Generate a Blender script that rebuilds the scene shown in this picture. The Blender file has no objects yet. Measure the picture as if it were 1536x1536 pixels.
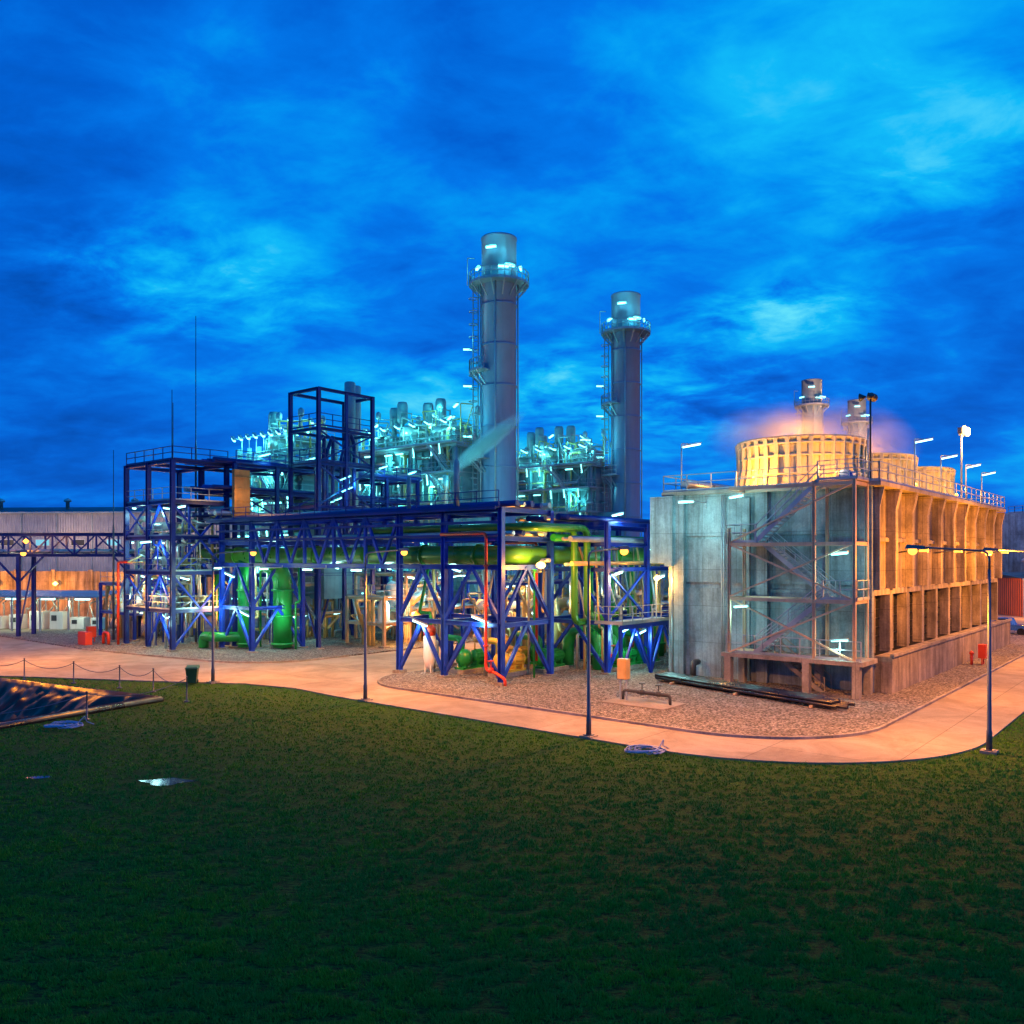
import bpy, bmesh, math, random
import numpy as np
from mathutils import Vector, Matrix, noise
from mathutils.geometry import delaunay_2d_cdt
random.seed(7); np.random.seed(7)
R=random.uniform
ANG=math.radians(50.2); CU,SU=math.cos(ANG),math.sin(ANG)
O=(-0.66,52.0)
def PW(u,v,z=0): return Vector((O[0]+u*CU-v*SU, O[1]+u*SU+v*CU, z))
scene=bpy.context.scene
# ------------------------------------------------------------------ materials
M={}
def base(name):
    m=bpy.data.materials.new(name); m.use_nodes=True
    nt=m.node_tree; b=nt.nodes['Principled BSDF']; M[name]=m
    return m,nt,b
def N(nt,t,**k):
    n=nt.nodes.new(t)
    for a,v in k.items():
        if a in n.inputs: n.inputs[a].default_value=v
        else: setattr(n,a,v)
    return n
def mixc(nt,f,a,b,mode='MIX'):
    n=nt.nodes.new('ShaderNodeMix'); n.data_type='RGBA'; n.blend_type=mode
    for i,x in ((0,f),(6,a),(7,b)):
        if isinstance(x,(int,float)): n.inputs[i].default_value=x
        elif isinstance(x,tuple): n.inputs[i].default_value=(*x,1)
        else: nt.links.new(x,n.inputs[i])
    return n.outputs[2]
def ramp(nt,src,stops):
    r=nt.nodes.new('ShaderNodeValToRGB'); nt.links.new(src,r.inputs[0])
    e=r.color_ramp.elements
    while len(e)<len(stops): e.new(0.5)
    for i,(p,c) in enumerate(stops):
        e[i].position=p; e[i].color=(c,c,c,1) if isinstance(c,(int,float)) else (*c,1)
    return r.outputs[0]
def paint(name,col,rough=.5,metal=0.,var=.3,scale=.7,streak=.35,dirt=(.10,.07,.045),bump=.04):
    m,nt,b=base(name); L=nt.links.new
    tc=N(nt,'ShaderNodeTexCoord')
    n1=N(nt,'ShaderNodeTexNoise',Scale=scale,Detail=3.0,Roughness=.6); L(tc.outputs['Object'],n1.inputs['Vector'])
    lo=tuple(c*(1-var) for c in col); hi=tuple(min(1,c*(1+var)) for c in col)
    c=mixc(nt,ramp(nt,n1.outputs[0],[(.3,0.),(.7,1.)]),lo,hi)
    if streak>.15:
        mp=N(nt,'ShaderNodeMapping'); mp.inputs['Scale'].default_value=(2.5,2.5,.22); L(tc.outputs['Object'],mp.inputs[0])
        n2=N(nt,'ShaderNodeTexNoise',Scale=1.4,Detail=4.0,Roughness=.65); L(mp.outputs[0],n2.inputs['Vector'])
        f=ramp(nt,n2.outputs[0],[(.52,0.),(.78,streak)])
        c=mixc(nt,f,c,dirt)
    L(c,b.inputs['Base Color']); b.inputs['Metallic'].default_value=metal
    rr=ramp(nt,n1.outputs[0],[(.3,max(0,rough-.12)),(.7,min(1,rough+.15))]); L(rr,b.inputs['Roughness'])
    return m
paint('blue_steel',(.004,.036,.37),.42,var=.3,streak=.1)
paint('navy_steel',(.004,.018,.18),.45,var=.3,streak=.1)
paint('galvanised',(.36,.42,.44),.42,.45,var=.22,streak=.1)
paint('tan_steel',(.52,.38,.24),.5,.1,var=.2,streak=.3)
paint('casing',(.20,.33,.36),.5,.1,var=.22,streak=.3,dirt=(.08,.11,.11))
paint('stack_paint',(.17,.27,.42),.45,.1,var=.12,scale=.25,streak=.35,dirt=(.10,.14,.20))
paint('green_pipe',(.01,.25,.04),.35,var=.2,streak=.1)
paint('lime_pipe',(.06,.25,.02),.35,var=.2,streak=.1)
paint('red_paint',(.6,.045,.012),.4,var=.15,streak=.1)
paint('yellow_paint',(.7,.45,.04),.4,var=.15,streak=.1)
paint('lagging',(.45,.47,.44),.33,.6,var=.2,streak=.1)
paint('beige_pipe',(.6,.40,.15),.4,.2,var=.25,streak=.1)
paint('copper_duct',(.5,.25,.07),.45,.3,var=.3)
paint('white_paint',(.7,.7,.66),.5,var=.1,streak=.2)
paint('dark_grey',(.035,.04,.045),.5,var=.2,streak=.1)
paint('pole_paint',(.08,.10,.14),.4,.4,var=.2,streak=.1)
paint('black_plastic',(.010,.011,.018),.3,var=.3,streak=.05)
paint('inlet_shade_black',(.006,.006,.006),.8,var=.3,streak=.05)  # near-black that paints the shade inside the tower's air inlets
paint('blue_white',(.25,.35,.55),.5,var=.2,streak=.1)
paint('fan_shell',(.68,.56,.34),.5,var=.12,scale=.5,streak=.4,dirt=(.32,.22,.12))
paint('bin_green',(.01,.07,.03),.4,streak=.1)
paint('vehicle_blue',(.03,.12,.45),.25,streak=.05)
def concrete(name,col,lines=(1.2,2.4),stain=.6,sc=(.09,.085,.065)):
    m,nt,b=base(name); L=nt.links.new
    tc=N(nt,'ShaderNodeTexCoord'); sp=N(nt,'ShaderNodeSeparateXYZ'); L(tc.outputs['Object'],sp.inputs[0])
    ad=N(nt,'ShaderNodeMath',operation='ADD'); L(sp.outputs[0],ad.inputs[0]); L(sp.outputs[1],ad.inputs[1])
    cb=N(nt,'ShaderNodeCombineXYZ'); L(ad.outputs[0],cb.inputs[0]); L(sp.outputs[2],cb.inputs[1])
    br=N(nt,'ShaderNodeTexBrick',Scale=1.0); br.offset=0; br.inputs['Brick Width'].default_value=lines[0]; br.inputs['Row Height'].default_value=lines[1]
    br.inputs['Mortar Size'].default_value=.018; br.inputs['Bias'].default_value=0
    br.inputs['Color1'].default_value=(.84,.84,.84,1); br.inputs['Color2'].default_value=(1,1,1,1); br.inputs['Mortar'].default_value=(.5,.5,.5,1)
    L(cb.outputs[0],br.inputs['Vector'])
    n1=N(nt,'ShaderNodeTexNoise',Scale=.45,Detail=7.0,Roughness=.7); L(tc.outputs['Object'],n1.inputs['Vector'])
    mp=N(nt,'ShaderNodeMapping'); mp.inputs['Scale'].default_value=(1.6,1.6,.12); L(tc.outputs['Object'],mp.inputs[0])
    n2=N(nt,'ShaderNodeTexNoise',Scale=1.1,Detail=7.0,Roughness=.7); L(mp.outputs[0],n2.inputs['Vector'])
    c=mixc(nt,ramp(nt,n1.outputs[0],[(.36,0.),(.64,1.)]),tuple(x*.55 for x in col),tuple(min(1,x*1.3) for x in col))
    c=mixc(nt,1.0,c,br.outputs['Color'],'MULTIPLY')
    c=mixc(nt,ramp(nt,n2.outputs[0],[(.44,0.),(.66,stain)]),c,sc)
    n4=N(nt,'ShaderNodeTexNoise',Scale=9.0,Detail=5.0,Roughness=.7); L(tc.outputs['Object'],n4.inputs['Vector'])
    c=mixc(nt,1.0,c,ramp(nt,n4.outputs[0],[(.3,.7),(.7,1.)]),'MULTIPLY')
    L(c,b.inputs['Base Color']); b.inputs['Roughness'].default_value=.85
    bp=N(nt,'ShaderNodeBump',Strength=.5,Distance=.03); L(n4.outputs[0],bp.inputs['Height']); L(bp.outputs[0],b.inputs['Normal'])
concrete('concrete',(.34,.45,.47),stain=.7,sc=(.08,.10,.10))  # cool cast of cyan lamps and sky is put into this concrete's colour
concrete('concrete_sodium_lit',(.44,.37,.27),stain=.85,sc=(.07,.055,.04))  # same concrete for lamp-lit faces, sodium orange put into the colour
concrete('concrete_plain',(.40,.36,.29),lines=(3,3),stain=.35)
def corrugated(name,col,scale=9):
    m=paint(name,col,.45,.2,var=.15,streak=.25,bump=0); nt=m.node_tree; L=nt.links.new
    b=nt.nodes['Principled BSDF']; tc=N(nt,'ShaderNodeTexCoord')
    w=N(nt,'ShaderNodeTexWave',Scale=scale/6.28); w.wave_type='BANDS'; w.bands_direction='DIAGONAL'
    mp=N(nt,'ShaderNodeMapping'); mp.inputs['Scale'].default_value=(1,1,0); L(tc.outputs['Object'],mp.inputs[0]); L(mp.outputs[0],w.inputs[0])
    bp=N(nt,'ShaderNodeBump',Strength=1.,Distance=.08); L(w.outputs[1],bp.inputs['Height']); L(bp.outputs[0],b.inputs['Normal'])
corrugated('cladding',(.42,.40,.42)); corrugated('cladding_white',(.6,.58,.5)); corrugated('cladding_red',(.5,.12,.04))
def emis(name,col,s):
    m=bpy.data.materials.new(name); m.use_nodes=True; nt=m.node_tree; M[name]=m
    b=nt.nodes['Principled BSDF']; b.inputs['Base Color'].default_value=(*col,1)
    b.inputs['Emission Color'].default_value=(*col,1); b.inputs['Emission Strength'].default_value=s
    m.cycles.emission_sampling='NONE'
    return m
CY=(.10,.88,.95); SOD=(1.,.31,.018); WH=(.45,1.,.95)
emis('tube_cyan',(.24,1.,.97),4); emis('tube_white',(.46,1,1),4); emis('lamp_sodium',(1,.40,.05),3.2); emis('lamp_flood',(1,.55,.12),7)
emis('window_glow',(.2,.7,.75),.45)
def ground_mat():
    m,nt,b=base('grass'); L=nt.links.new
    tc=N(nt,'ShaderNodeTexCoord')
    a=N(nt,'ShaderNodeTexNoise',Scale=.14,Detail=5.0,Roughness=.6); L(tc.outputs['Object'],a.inputs[0])
    mp=N(nt,'ShaderNodeMapping'); mp.inputs['Scale'].default_value=(1,2.6,1); mp.inputs['Rotation'].default_value=(0,0,.12); L(tc.outputs['Object'],mp.inputs[0])
    d=N(nt,'ShaderNodeTexNoise',Scale=4.6,Detail=7.0,Roughness=.75); L(mp.outputs[0],d.inputs[0])
    c=mixc(nt,ramp(nt,a.outputs[0],[(.38,0.),(.62,1.)]),(.03,.13,.016),(.06,.15,.014))
    c=mixc(nt,ramp(nt,d.outputs[0],[(.42,.95),(.56,0.)]),c,(.003,.014,.006))
    L(c,b.inputs['Base Color']); b.inputs['Roughness'].default_value=.9; b.inputs['Specular IOR Level'].default_value=.1
    bp=N(nt,'ShaderNodeBump',Strength=1.,Distance=.12); L(d.outputs[0],bp.inputs['Height']); L(bp.outputs[0],b.inputs['Normal'])
    m,nt,b=base('gravel'); L=nt.links.new
    tc=N(nt,'ShaderNodeTexCoord'); v=N(nt,'ShaderNodeTexVoronoi',Scale=9.5); L(tc.outputs['Object'],v.inputs['Vector'])
    n=N(nt,'ShaderNodeTexNoise',Scale=.5,Detail=6.0); L(tc.outputs['Object'],n.inputs[0])
    hs=N(nt,'ShaderNodeSeparateColor'); L(v.outputs['Color'],hs.inputs[0])
    c=mixc(nt,ramp(nt,hs.outputs[0],[(.1,0.),(.9,1.)]),(.06,.05,.04),(.50,.46,.40))
    c=mixc(nt,ramp(nt,n.outputs[0],[(.4,0.),(.7,.45)]),c,(.16,.12,.08))
    c=mixc(nt,ramp(nt,v.outputs['Distance'],[(.3,0.),(.75,.8)]),c,(.03,.027,.022))
    L(c,b.inputs['Base Color']); b.inputs['Roughness'].default_value=.85
    bp=N(nt,'ShaderNodeBump',Strength=1.,Distance=.09); bp.invert=True; L(v.outputs['Distance'],bp.inputs['Height']); L(bp.outputs[0],b.inputs['Normal'])
    m,nt,b=base('road_concrete'); L=nt.links.new
    tc=N(nt,'ShaderNodeTexCoord'); mp=N(nt,'ShaderNodeMapping'); mp.inputs['Rotation'].default_value=(0,0,-ANG); mp.inputs['Location'].default_value=(.3,.4,0); L(tc.outputs['Object'],mp.inputs[0])
    br=N(nt,'ShaderNodeTexBrick',Scale=1.0); br.offset=0; br.inputs['Brick Width'].default_value=4.9; br.inputs['Row Height'].default_value=4.9; br.inputs['Mortar Size'].default_value=.02
    br.inputs['Color1'].default_value=(.88,.88,.88,1); br.inputs['Color2'].default_value=(1,1,1,1); br.inputs['Mortar'].default_value=(.45,.45,.45,1); L(mp.outputs[0],br.inputs['Vector'])
    n=N(nt,'ShaderNodeTexNoise',Scale=.35,Detail=8.0,Roughness=.75,Distortion=.6); L(tc.outputs['Object'],n.inputs[0])
    n2=N(nt,'ShaderNodeTexNoise',Scale=14.0,Detail=5.0,Roughness=.7); L(tc.outputs['Object'],n2.inputs[0])
    c=mixc(nt,ramp(nt,n.outputs[0],[(.38,0.),(.6,1.)]),(.27,.22,.16),(.42,.36,.27))
    c=mixc(nt,1.,c,br.outputs['Color'],'MULTIPLY'); c=mixc(nt,1.,c,ramp(nt,n2.outputs[0],[(.3,.75),(.7,1.)]),'MULTIPLY')
    L(c,b.inputs['Base Color']); b.inputs['Roughness'].default_value=.8; b.inputs['Specular IOR Level'].default_value=.25
    m,nt,b=base('liner'); L=nt.links.new
    tc=N(nt,'ShaderNodeTexCoord'); n=N(nt,'ShaderNodeTexNoise',Scale=1.2,Detail=7.0,Distortion=1.5); L(tc.outputs['Object'],n.inputs[0])
    c=mixc(nt,ramp(nt,n.outputs[0],[(.5,0.),(.75,.7)]),(.014,.007,.008),(.06,.025,.018))
    L(c,b.inputs['Base Color']); b.inputs['Roughness'].default_value=.42; b.inputs['Specular IOR Level'].default_value=.3
    m,nt,b=base('water'); b.inputs['Base Color'].default_value=(.01,.02,.03,1); b.inputs['Roughness'].default_value=.12
ground_mat()
# ------------------------------------------------------------------ assembly builder
class Asm:
    def __init__(s,name,loc=None,rot=ANG):
        s.root=bpy.data.objects.new(name,None); scene.collection.objects.link(s.root)
        s.root.empty_display_size=.5
        s.root.location=PW(0,0,0) if loc is None else loc
        s.root.rotation_euler=(0,0,rot); s.p={}
    def g(s,k):
        if k not in s.p: s.p[k]=([],[],[])
        return s.p[k]
    def hexa(s,k,vs):
        V,F,S=s.g(k); n=len(V); V.extend([tuple(x) for x in vs])
        for f in ((0,3,2,1),(4,5,6,7),(0,1,5,4),(1,2,6,5),(2,3,7,6),(3,0,4,7)):
            F.append(tuple(n+i for i in f)); S.append(False)
    def box(s,k,x0,x1,y0,y1,z0,z1):
        s.hexa(k,[(x0,y0,z0),(x1,y0,z0),(x1,y1,z0),(x0,y1,z0),(x0,y0,z1),(x1,y0,z1),(x1,y1,z1),(x0,y1,z1)])
    def bar(s,k,p,q,w,h=None,off=(0,0)):
        h=h or w; p=Vector(p); q=Vector(q); d=(q-p)
        if d.length<1e-5: return
        d.normalize(); up=Vector((0,0,1)) if abs(d.z)<.9 else Vector((0,1,0))
        a=d.cross(up).normalized(); b=a.cross(d).normalized()
        o=a*off[0]+b*off[1]
        c=[]
        for e in (p,q):
            for sx,sy in ((-1,-1),(1,-1),(1,1),(-1,1)): c.append(e+o+a*(sx*w/2)+b*(sy*h/2))
        s.hexa(k,c)
    def ib(s,k,p,q,w):
        t=w*.14
        s.bar(k,p,q,t,w-2*t); s.bar(k,p,q,w,t,(0,w/2-t/2)); s.bar(k,p,q,w,t,(0,-w/2+t/2))
    def tube(s,k,pts,r,n=10,bend=None,cap=True):
        pts=[Vector(p) for p in pts]; bend=bend if bend is not None else r*2.2
        o=[pts[0]]
        for i in range(1,len(pts)-1):
            a,b,c=pts[i-1],pts[i],pts[i+1]; d1=(a-b); d2=(c-b); m=min(bend,d1.length*.45,d2.length*.45)
            d1.normalize(); d2.normalize()
            if abs(d1.dot(d2))>.995 or bend==0: o.append(b); continue
            A_=b+d1*m; C_=b+d2*m
            for t in (0,.2,.4,.6,.8,1): o.append(A_*(1-t)**2+b*(2*t*(1-t))+C_*t*t)
        o.append(pts[-1])
        V,F,S=s.g(k); up=None; n0=len(V)
        for i,p in enumerate(o):
            d=(o[min(i+1,len(o)-1)]-o[max(i-1,0)])
            if d.length<1e-6: d=Vector((0,0,1))
            d.normalize()
            if up is None:
                up=Vector((0,0,1)) if abs(d.z)<.9 else Vector((1,0,0))
            a=d.cross(up)
            if a.length<1e-3: a=d.cross(Vector((1,.3,0)))
            a.normalize(); up=a.cross(d).normalized()
            for j in range(n):
                t=2*math.pi*j/n; V.append(tuple(p+a*(r*math.cos(t))+up*(r*math.sin(t))))
        for i in range(len(o)-1):
            for j in range(n):
                a=n0+i*n+j; b=n0+i*n+(j+1)%n
                F.append((a,a+n,b+n,b)); S.append(n>5)
        if cap:
            F.append(tuple(n0+j for j in range(n))); S.append(False)
            F.append(tuple(n0+(len(o)-1)*n+j for j in reversed(range(n)))); S.append(False)
    def lathe(s,k,c,prof,n=24,axis='z',cap=True,smooth=True):
        V,F,S=s.g(k); n0=len(V); c=Vector(c)
        for r,h in prof:
            for j in range(n):
                t=2*math.pi*j/n; x,y=r*math.cos(t),r*math.sin(t)
                V.append(tuple(c+Vector((x,y,h) if axis=='z' else ((h,x,y) if axis=='x' else (x,h,y)))))
        for i in range(len(prof)-1):
            for j in range(n):
                a=n0+i*n+j; b=n0+i*n+(j+1)%n
                F.append((a,b,b+n,a+n)); S.append(smooth)
        if cap:
            F.append(tuple(n0+j for j in reversed(range(n)))); S.append(False)
            F.append(tuple(n0+(len(prof)-1)*n+j for j in range(n))); S.append(False)
    def rail(s,k,pts,h=1.1,step=1.6,w=.05):
        for a,b in zip(pts[:-1],pts[1:]):
            a=Vector(a); b=Vector(b); L=(b-a).length; m=max(1,int(round(L/step)))
            for i in range(m+1):
                p=a.lerp(b,i/m); s.bar(k,p,p+Vector((0,0,h)),w)
            for z in (h,h*.55): s.bar(k,a+Vector((0,0,z)),b+Vector((0,0,z)),w)
            s.bar(k,a+Vector((0,0,.08)),b+Vector((0,0,.08)),.02,.14)
    def stair(s,k,p,q,w,side):
        p=Vector(p); q=Vector(q); side=Vector(side).normalized()
        for e in (-.5,.5):
            s.bar(k,p+side*w*e,q+side*w*e,.07,.28)
            for z in (1.,.55): s.bar(k,p+side*w*e+Vector((0,0,z)),q+side*w*e+Vector((0,0,z)),.05)
            m=int((q-p).length/1.3)
            for i in range(m+1):
                t=p.lerp(q,i/max(1,m))+side*w*e; s.bar(k,t,t+Vector((0,0,1.)),.045)
        m=max(2,int(abs(q.z-p.z)/.19)); d=(q-p); d.z=0; d.normalize()
        for i in range(m):
            t=p.lerp(q,(i+.5)/m); s.bar(k,t-side*w*.48,t+side*w*.48,.26,.035)
    def tlamp(s,p,d=(0,1,0),L=1.2,k='tube_cyan',arm=None,w=.13):
        p=Vector(p); d=Vector(d).normalized()*L/2
        s.bar(('lamp_tubes',k),p-d,p+d,w,w*.7); s.bar(('lamp_housings','galvanised'),p-d*1.08+Vector((0,0,w*.65)),p+d*1.08+Vector((0,0,w*.65)),w*1.4,w*.5)
        if arm: s.tube(('lamp_arms','galvanised'),[arm,(arm[0],arm[1],p.z+.1),p+Vector((0,0,.1))],.035,5)
    def light(s,p,col,power,rad=.25,spot=None):
        l=bpy.data.lights.new('lamp_light','SPOT' if spot else 'POINT'); l.energy=power; l.color=col; l.shadow_soft_size=rad
        if spot: l.spot_size=math.radians(spot); l.spot_blend=.45
        o=bpy.data.objects.new('lamp_light',l); scene.collection.objects.link(o); o.parent=s.root; o.location=p
    def done(s):
        for k,(V,F,S) in s.p.items():
            me=bpy.data.meshes.new(k[0]); me.from_pydata(V,[],F)
            me.polygons.foreach_set('use_smooth',S); me.materials.append(M[k[1]]); me.update()
            o=bpy.data.objects.new(k[0],me); scene.collection.objects.link(o); o.parent=s.root
        return s
ST=('steel_frame','blue_steel'); NV=('steel_frame_dark','navy_steel'); GR=('railings','galvanised'); LG=('lagged_pipes','lagging')
def frame(A,us,vs,zs,k=ST,w=.3,inner=True,beam=None):
    beam=beam or w*.85
    for i,u in enumerate(us):
        for j,v in enumerate(vs):
            if inner or i in(0,len(us)-1) or j in(0,len(vs)-1): A.ib(k,(u,v,0),(u,v,zs[-1]),w)
            A.box(('footings','concrete_plain'),u-.35,u+.35,v-.35,v+.35,0,.28)
    for z in zs:
        for u in us:
            for a,b in zip(vs[:-1],vs[1:]): A.ib(k,(u,a+w/2,z-.13),(u,b-w/2,z-.13),beam)
        for v in vs:
            for a,b in zip(us[:-1],us[1:]): A.ib(k,(a+w/2,v,z-.13),(b-w/2,v,z-.13),beam)
def invV(A,p,q,z0,z1,k=ST,w=.2,flip=False):
    p=Vector((*p,0)); q=Vector((*q,0)); m=(p+q)/2; a,b=(z0,z1) if not flip else (z1,z0)
    A.bar(k,(p.x,p.y,a),(m.x,m.y,b),w); A.bar(k,(q.x,q.y,a),(m.x,m.y,b),w)
def X(A,p,q,z0,z1,k=ST,w=.12):
    A.bar(k,(p[0],p[1],z0),(q[0],q[1],z1),w); A.bar(k,(q[0],q[1],z0),(p[0],p[1],z1),w,None,(w*.6,0))
PIPES=[('lagged_pipes','lagging'),('beige_pipes','beige_pipe'),('steel_pipes','galvanised'),('dark_pipes','navy_steel')]
def valve(A,p,r,k=('valves','red_paint')):
    p=Vector(p); A.lathe(k,p,[(r*1.2,-r*1.2),(r*1.5,0),(r*1.2,r*1.2)],10)
    A.bar(k,p,p+Vector((0,0,r*4)),r*.4); A.lathe(k,p+Vector((0,0,r*4)),[(r*1.6,0),(r*1.6,.05)],12)
# ================================================================== ground
def arc(cx,cy,r,a0,a1,n=10): return [(cx+r*math.cos(math.radians(a0+(a1-a0)*i/n)),cy+r*math.sin(math.radians(a0+(a1-a0)*i/n))) for i in range(n+1)]
road_poly=[(260,-26.3)]+arc(1.5,-15.8,10.5,270,180,24)+[(-9,5),(-8.7,9),(-9.6,13),(-12.8,18.6),(-17.6,27.8),(-50,77),(-20,260),(260,200)]
isl1=[(70,-22)]+arc(1.5,-15.5,6.5,270,180,16)+arc(-.5,4,4.5,180,90,8)+[(12,8.5),(70,8.5)]
isl2=[(25,19.5),(4,19.5)]+arc(1,25.5,6,270,190,8)+[(-6.3,32),(-7.5,41),(-7.5,62),(8,62),(8,46),(25,46)]
pit=[(-19.5,46.8),(-34.0,54.6),(-46,50),(-33,31),(-26.2,35.4)]
def pip(px,py,poly):
    inside=np.zeros(len(px),bool); n=len(poly)
    for i in range(n):
        x0,y0=poly[i]; x1,y1=poly[(i+1)%n]
        c=((y0>py)!=(y1>py))&(px<(x1-x0)*(py-y0)/((y1-y0) if y1!=y0 else 1e-9)+x0); inside^=c
    return inside
def sheet(name,poly,z,mat,thick=None,world=False):
    pts=[Vector((*p,0)) if world else PW(*p) for p in poly]; n=len(pts)
    co,ed,fa,*_=delaunay_2d_cdt([Vector((p.x,p.y)) for p in pts],[(i,(i+1)%n) for i in range(n)],[],1,1e-6)
    V=[(c.x,c.y,z) for c in co]; F=[tuple(f) for f in fa]
    if thick:
        m=len(V); V+=[(p.x,p.y,z) for p in pts]+[(p.x,p.y,z-thick) for p in pts]
        for i in range(n): j=(i+1)%n; F.append((m+i,m+j,m+n+j,m+n+i))
    me=bpy.data.meshes.new(name); me.from_pydata(V,[],F); me.materials.append(M[mat]); me.update()
    o=bpy.data.objects.new(name,me); scene.collection.objects.link(o); return o
B=2500
gv=[Vector((-B,-400)),Vector((B,-400)),Vector((B,B)),Vector((-B,B))]+[Vector(p) for p in pit]
co,ed,fa,*_=delaunay_2d_cdt(gv,[(0,1),(1,2),(2,3),(3,0)]+[(4+i,4+(i+1)%5) for i in range(5)],[],1,1e-6)
ff=[]
for f in fa:
    cx=sum(co[i].x for i in f)/3; cy=sum(co[i].y for i in f)/3
    if not pip(np.array([cx]),np.array([cy]),pit)[0]: ff.append(tuple(f))
me=bpy.data.meshes.new('ground'); me.from_pydata([(c.x,c.y,0) for c in co],[],ff); me.materials.append(M['grass'])
scene.collection.objects.link(bpy.data.objects.new('ground',me))
sheet('road',road_poly,.07,'road_concrete',.2)
sheet('gravel_bed',isl1,.16,'gravel',.2); sheet('gravel_bed',isl2,.16,'gravel',.2)
def kerb(name,poly,w=.14,h=.19):
    A=Asm(name,(0,0,0),0); pts=[PW(*p) for p in poly]
    for a,b in zip(pts[:-1],pts[1:]): A.bar(('kerb_stones','concrete_plain'),(a.x,a.y,h/2),(b.x,b.y,h/2),w,h)
    A.done()
kerb('kerb',isl1[:-2]); kerb('kerb',isl2[1:-4])
sheet('puddle',[(-12.3+.9*math.cos(t)*(1+.35*math.sin(3*t)),30.0+.45*math.sin(t)*(1+.3*math.cos(4*t))) for t in np.linspace(0,6.28,28)[:-1]],.012,'water',world=True)
sheet('puddle',[(-17.2+.4*math.cos(t)*(1+.3*math.sin(2*t)),30.6+.2*math.sin(t)) for t in np.linspace(0,6.28,20)[:-1]],.012,'water',world=True)
# grass blades
n=210000
yy=10.5/(1-np.random.rand(n)*(1-10.5/56)); xx=(np.random.rand(n)*2-1)*(yy*.66+2)
rp=[tuple(PW(*p)[:2]) for p in road_poly]
ok=~pip(xx,yy,rp)&~pip(xx,yy,[(-19.0,46.8),(-34,55.2),(-46,51),(-33,30),(-26.2,34.6)])&~(((xx+12.3)**2+(2*(yy-30))**2)<1.0)
nz=np.array([noise.noise(Vector((a*1.2,b*3.2,0)))+.8*noise.noise(Vector((a*3.4,b*7.6,5))) for a,b in zip(xx,yy)])
ok&=(nz>-.16)
xx,yy,nz=xx[ok],yy[ok],nz[ok]; K=4; m=len(xx)*K
bx=np.repeat(xx,K)+np.random.randn(m)*.035; by=np.repeat(yy,K)+np.random.randn(m)*.035
sc=np.clip(np.repeat(yy,K)/18,.7,2.4); hh=(.035+.05*np.random.rand(m)+.08*np.clip(np.repeat(nz,K),0,1)); ww=.0085*sc; th=np.random.rand(m)*6.28
co=np.zeros((m,3,3)); co[:,0]=np.c_[bx-np.cos(th)*ww,by-np.sin(th)*ww,np.zeros(m)]; co[:,1]=np.c_[bx+np.cos(th)*ww,by+np.sin(th)*ww,np.zeros(m)]
co[:,2]=np.c_[bx+np.random.randn(m)*.04,by+np.random.randn(m)*.04,hh]
me=bpy.data.meshes.new('lawn_grass'); me.vertices.add(m*3); me.vertices.foreach_set('co',co.ravel()); me.loops.add(m*3); me.loops.foreach_set('vertex_index',np.arange(m*3,dtype=np.int32))
me.polygons.add(m); me.polygons.foreach_set('loop_start',np.arange(0,m*3,3,dtype=np.int32)); me.polygons.foreach_set('loop_total',np.full(m,3,dtype=np.int32)); me.update(calc_edges=True)
def blade_mat():
    m_,nt,b=base('grass_blades'); L=nt.links.new; tc=N(nt,'ShaderNodeTexCoord'); a=N(nt,'ShaderNodeTexNoise',Scale=.35,Detail=3.0); L(tc.outputs['Object'],a.inputs[0])
    c=mixc(nt,ramp(nt,a.outputs[0],[(.38,0.),(.62,1.)]),(.04,.22,.03),(.11,.27,.02)); L(c,b.inputs['Base Color']); b.inputs['Roughness'].default_value=.8; b.inputs['Specular IOR Level'].default_value=.1
blade_mat(); me.materials.append(M['grass_blades']); scene.collection.objects.link(bpy.data.objects.new('lawn_grass',me))
def liner():
    A=Asm('pond_liner',(0,0,0),0); k=('liner_sheet','liner'); c=Vector((-32,44,0))
    V,F,S=A.g(k); P_=[Vector((*p,0)) for p in pit]
    nn=len(P_); ring=[]
    for i in range(nn):
        a,b=P_[i],P_[(i+1)%nn]; seg=int((b-a).length/.2)
        for j in range(seg): ring.append(a.lerp(b,j/seg))
    rows=18; n0=len(V)
    for r_ in range(rows+1):
        t=r_/rows
        for idx,p in enumerate(ring):
            q=p.lerp(c,t*.42); f=noise.noise(Vector((p.x*.8+t*2,p.y*.8,t*2.2)))*.5*math.sin(math.pi*min(1,t*1.3))
            f2=noise.noise(Vector((p.x*2.6-t*3,p.y*2.6,t*5)))*.22*min(1,t*4)
            z=.28-2.4*t+f+f2 if r_>0 else .02
            if r_==1: z=.3
            V.append((q.x,q.y,z))
    L_=len(ring)
    for r_ in range(rows):
        for j in range(L_):
            a=n0+r_*L_+j; b=n0+r_*L_+(j+1)%L_; F.append((a,b,b+L_,a+L_)); S.append(True)
    F.append(tuple(n0+rows*L_+j for j in range(L_))); S.append(False)
    A.tube(('rim_berm','black_plastic'),[p+Vector((0,0,.08)) for p in P_]+[P_[0]+Vector((0,0,.08))],.2,8,bend=.8)
    A.done()
liner()
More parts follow.
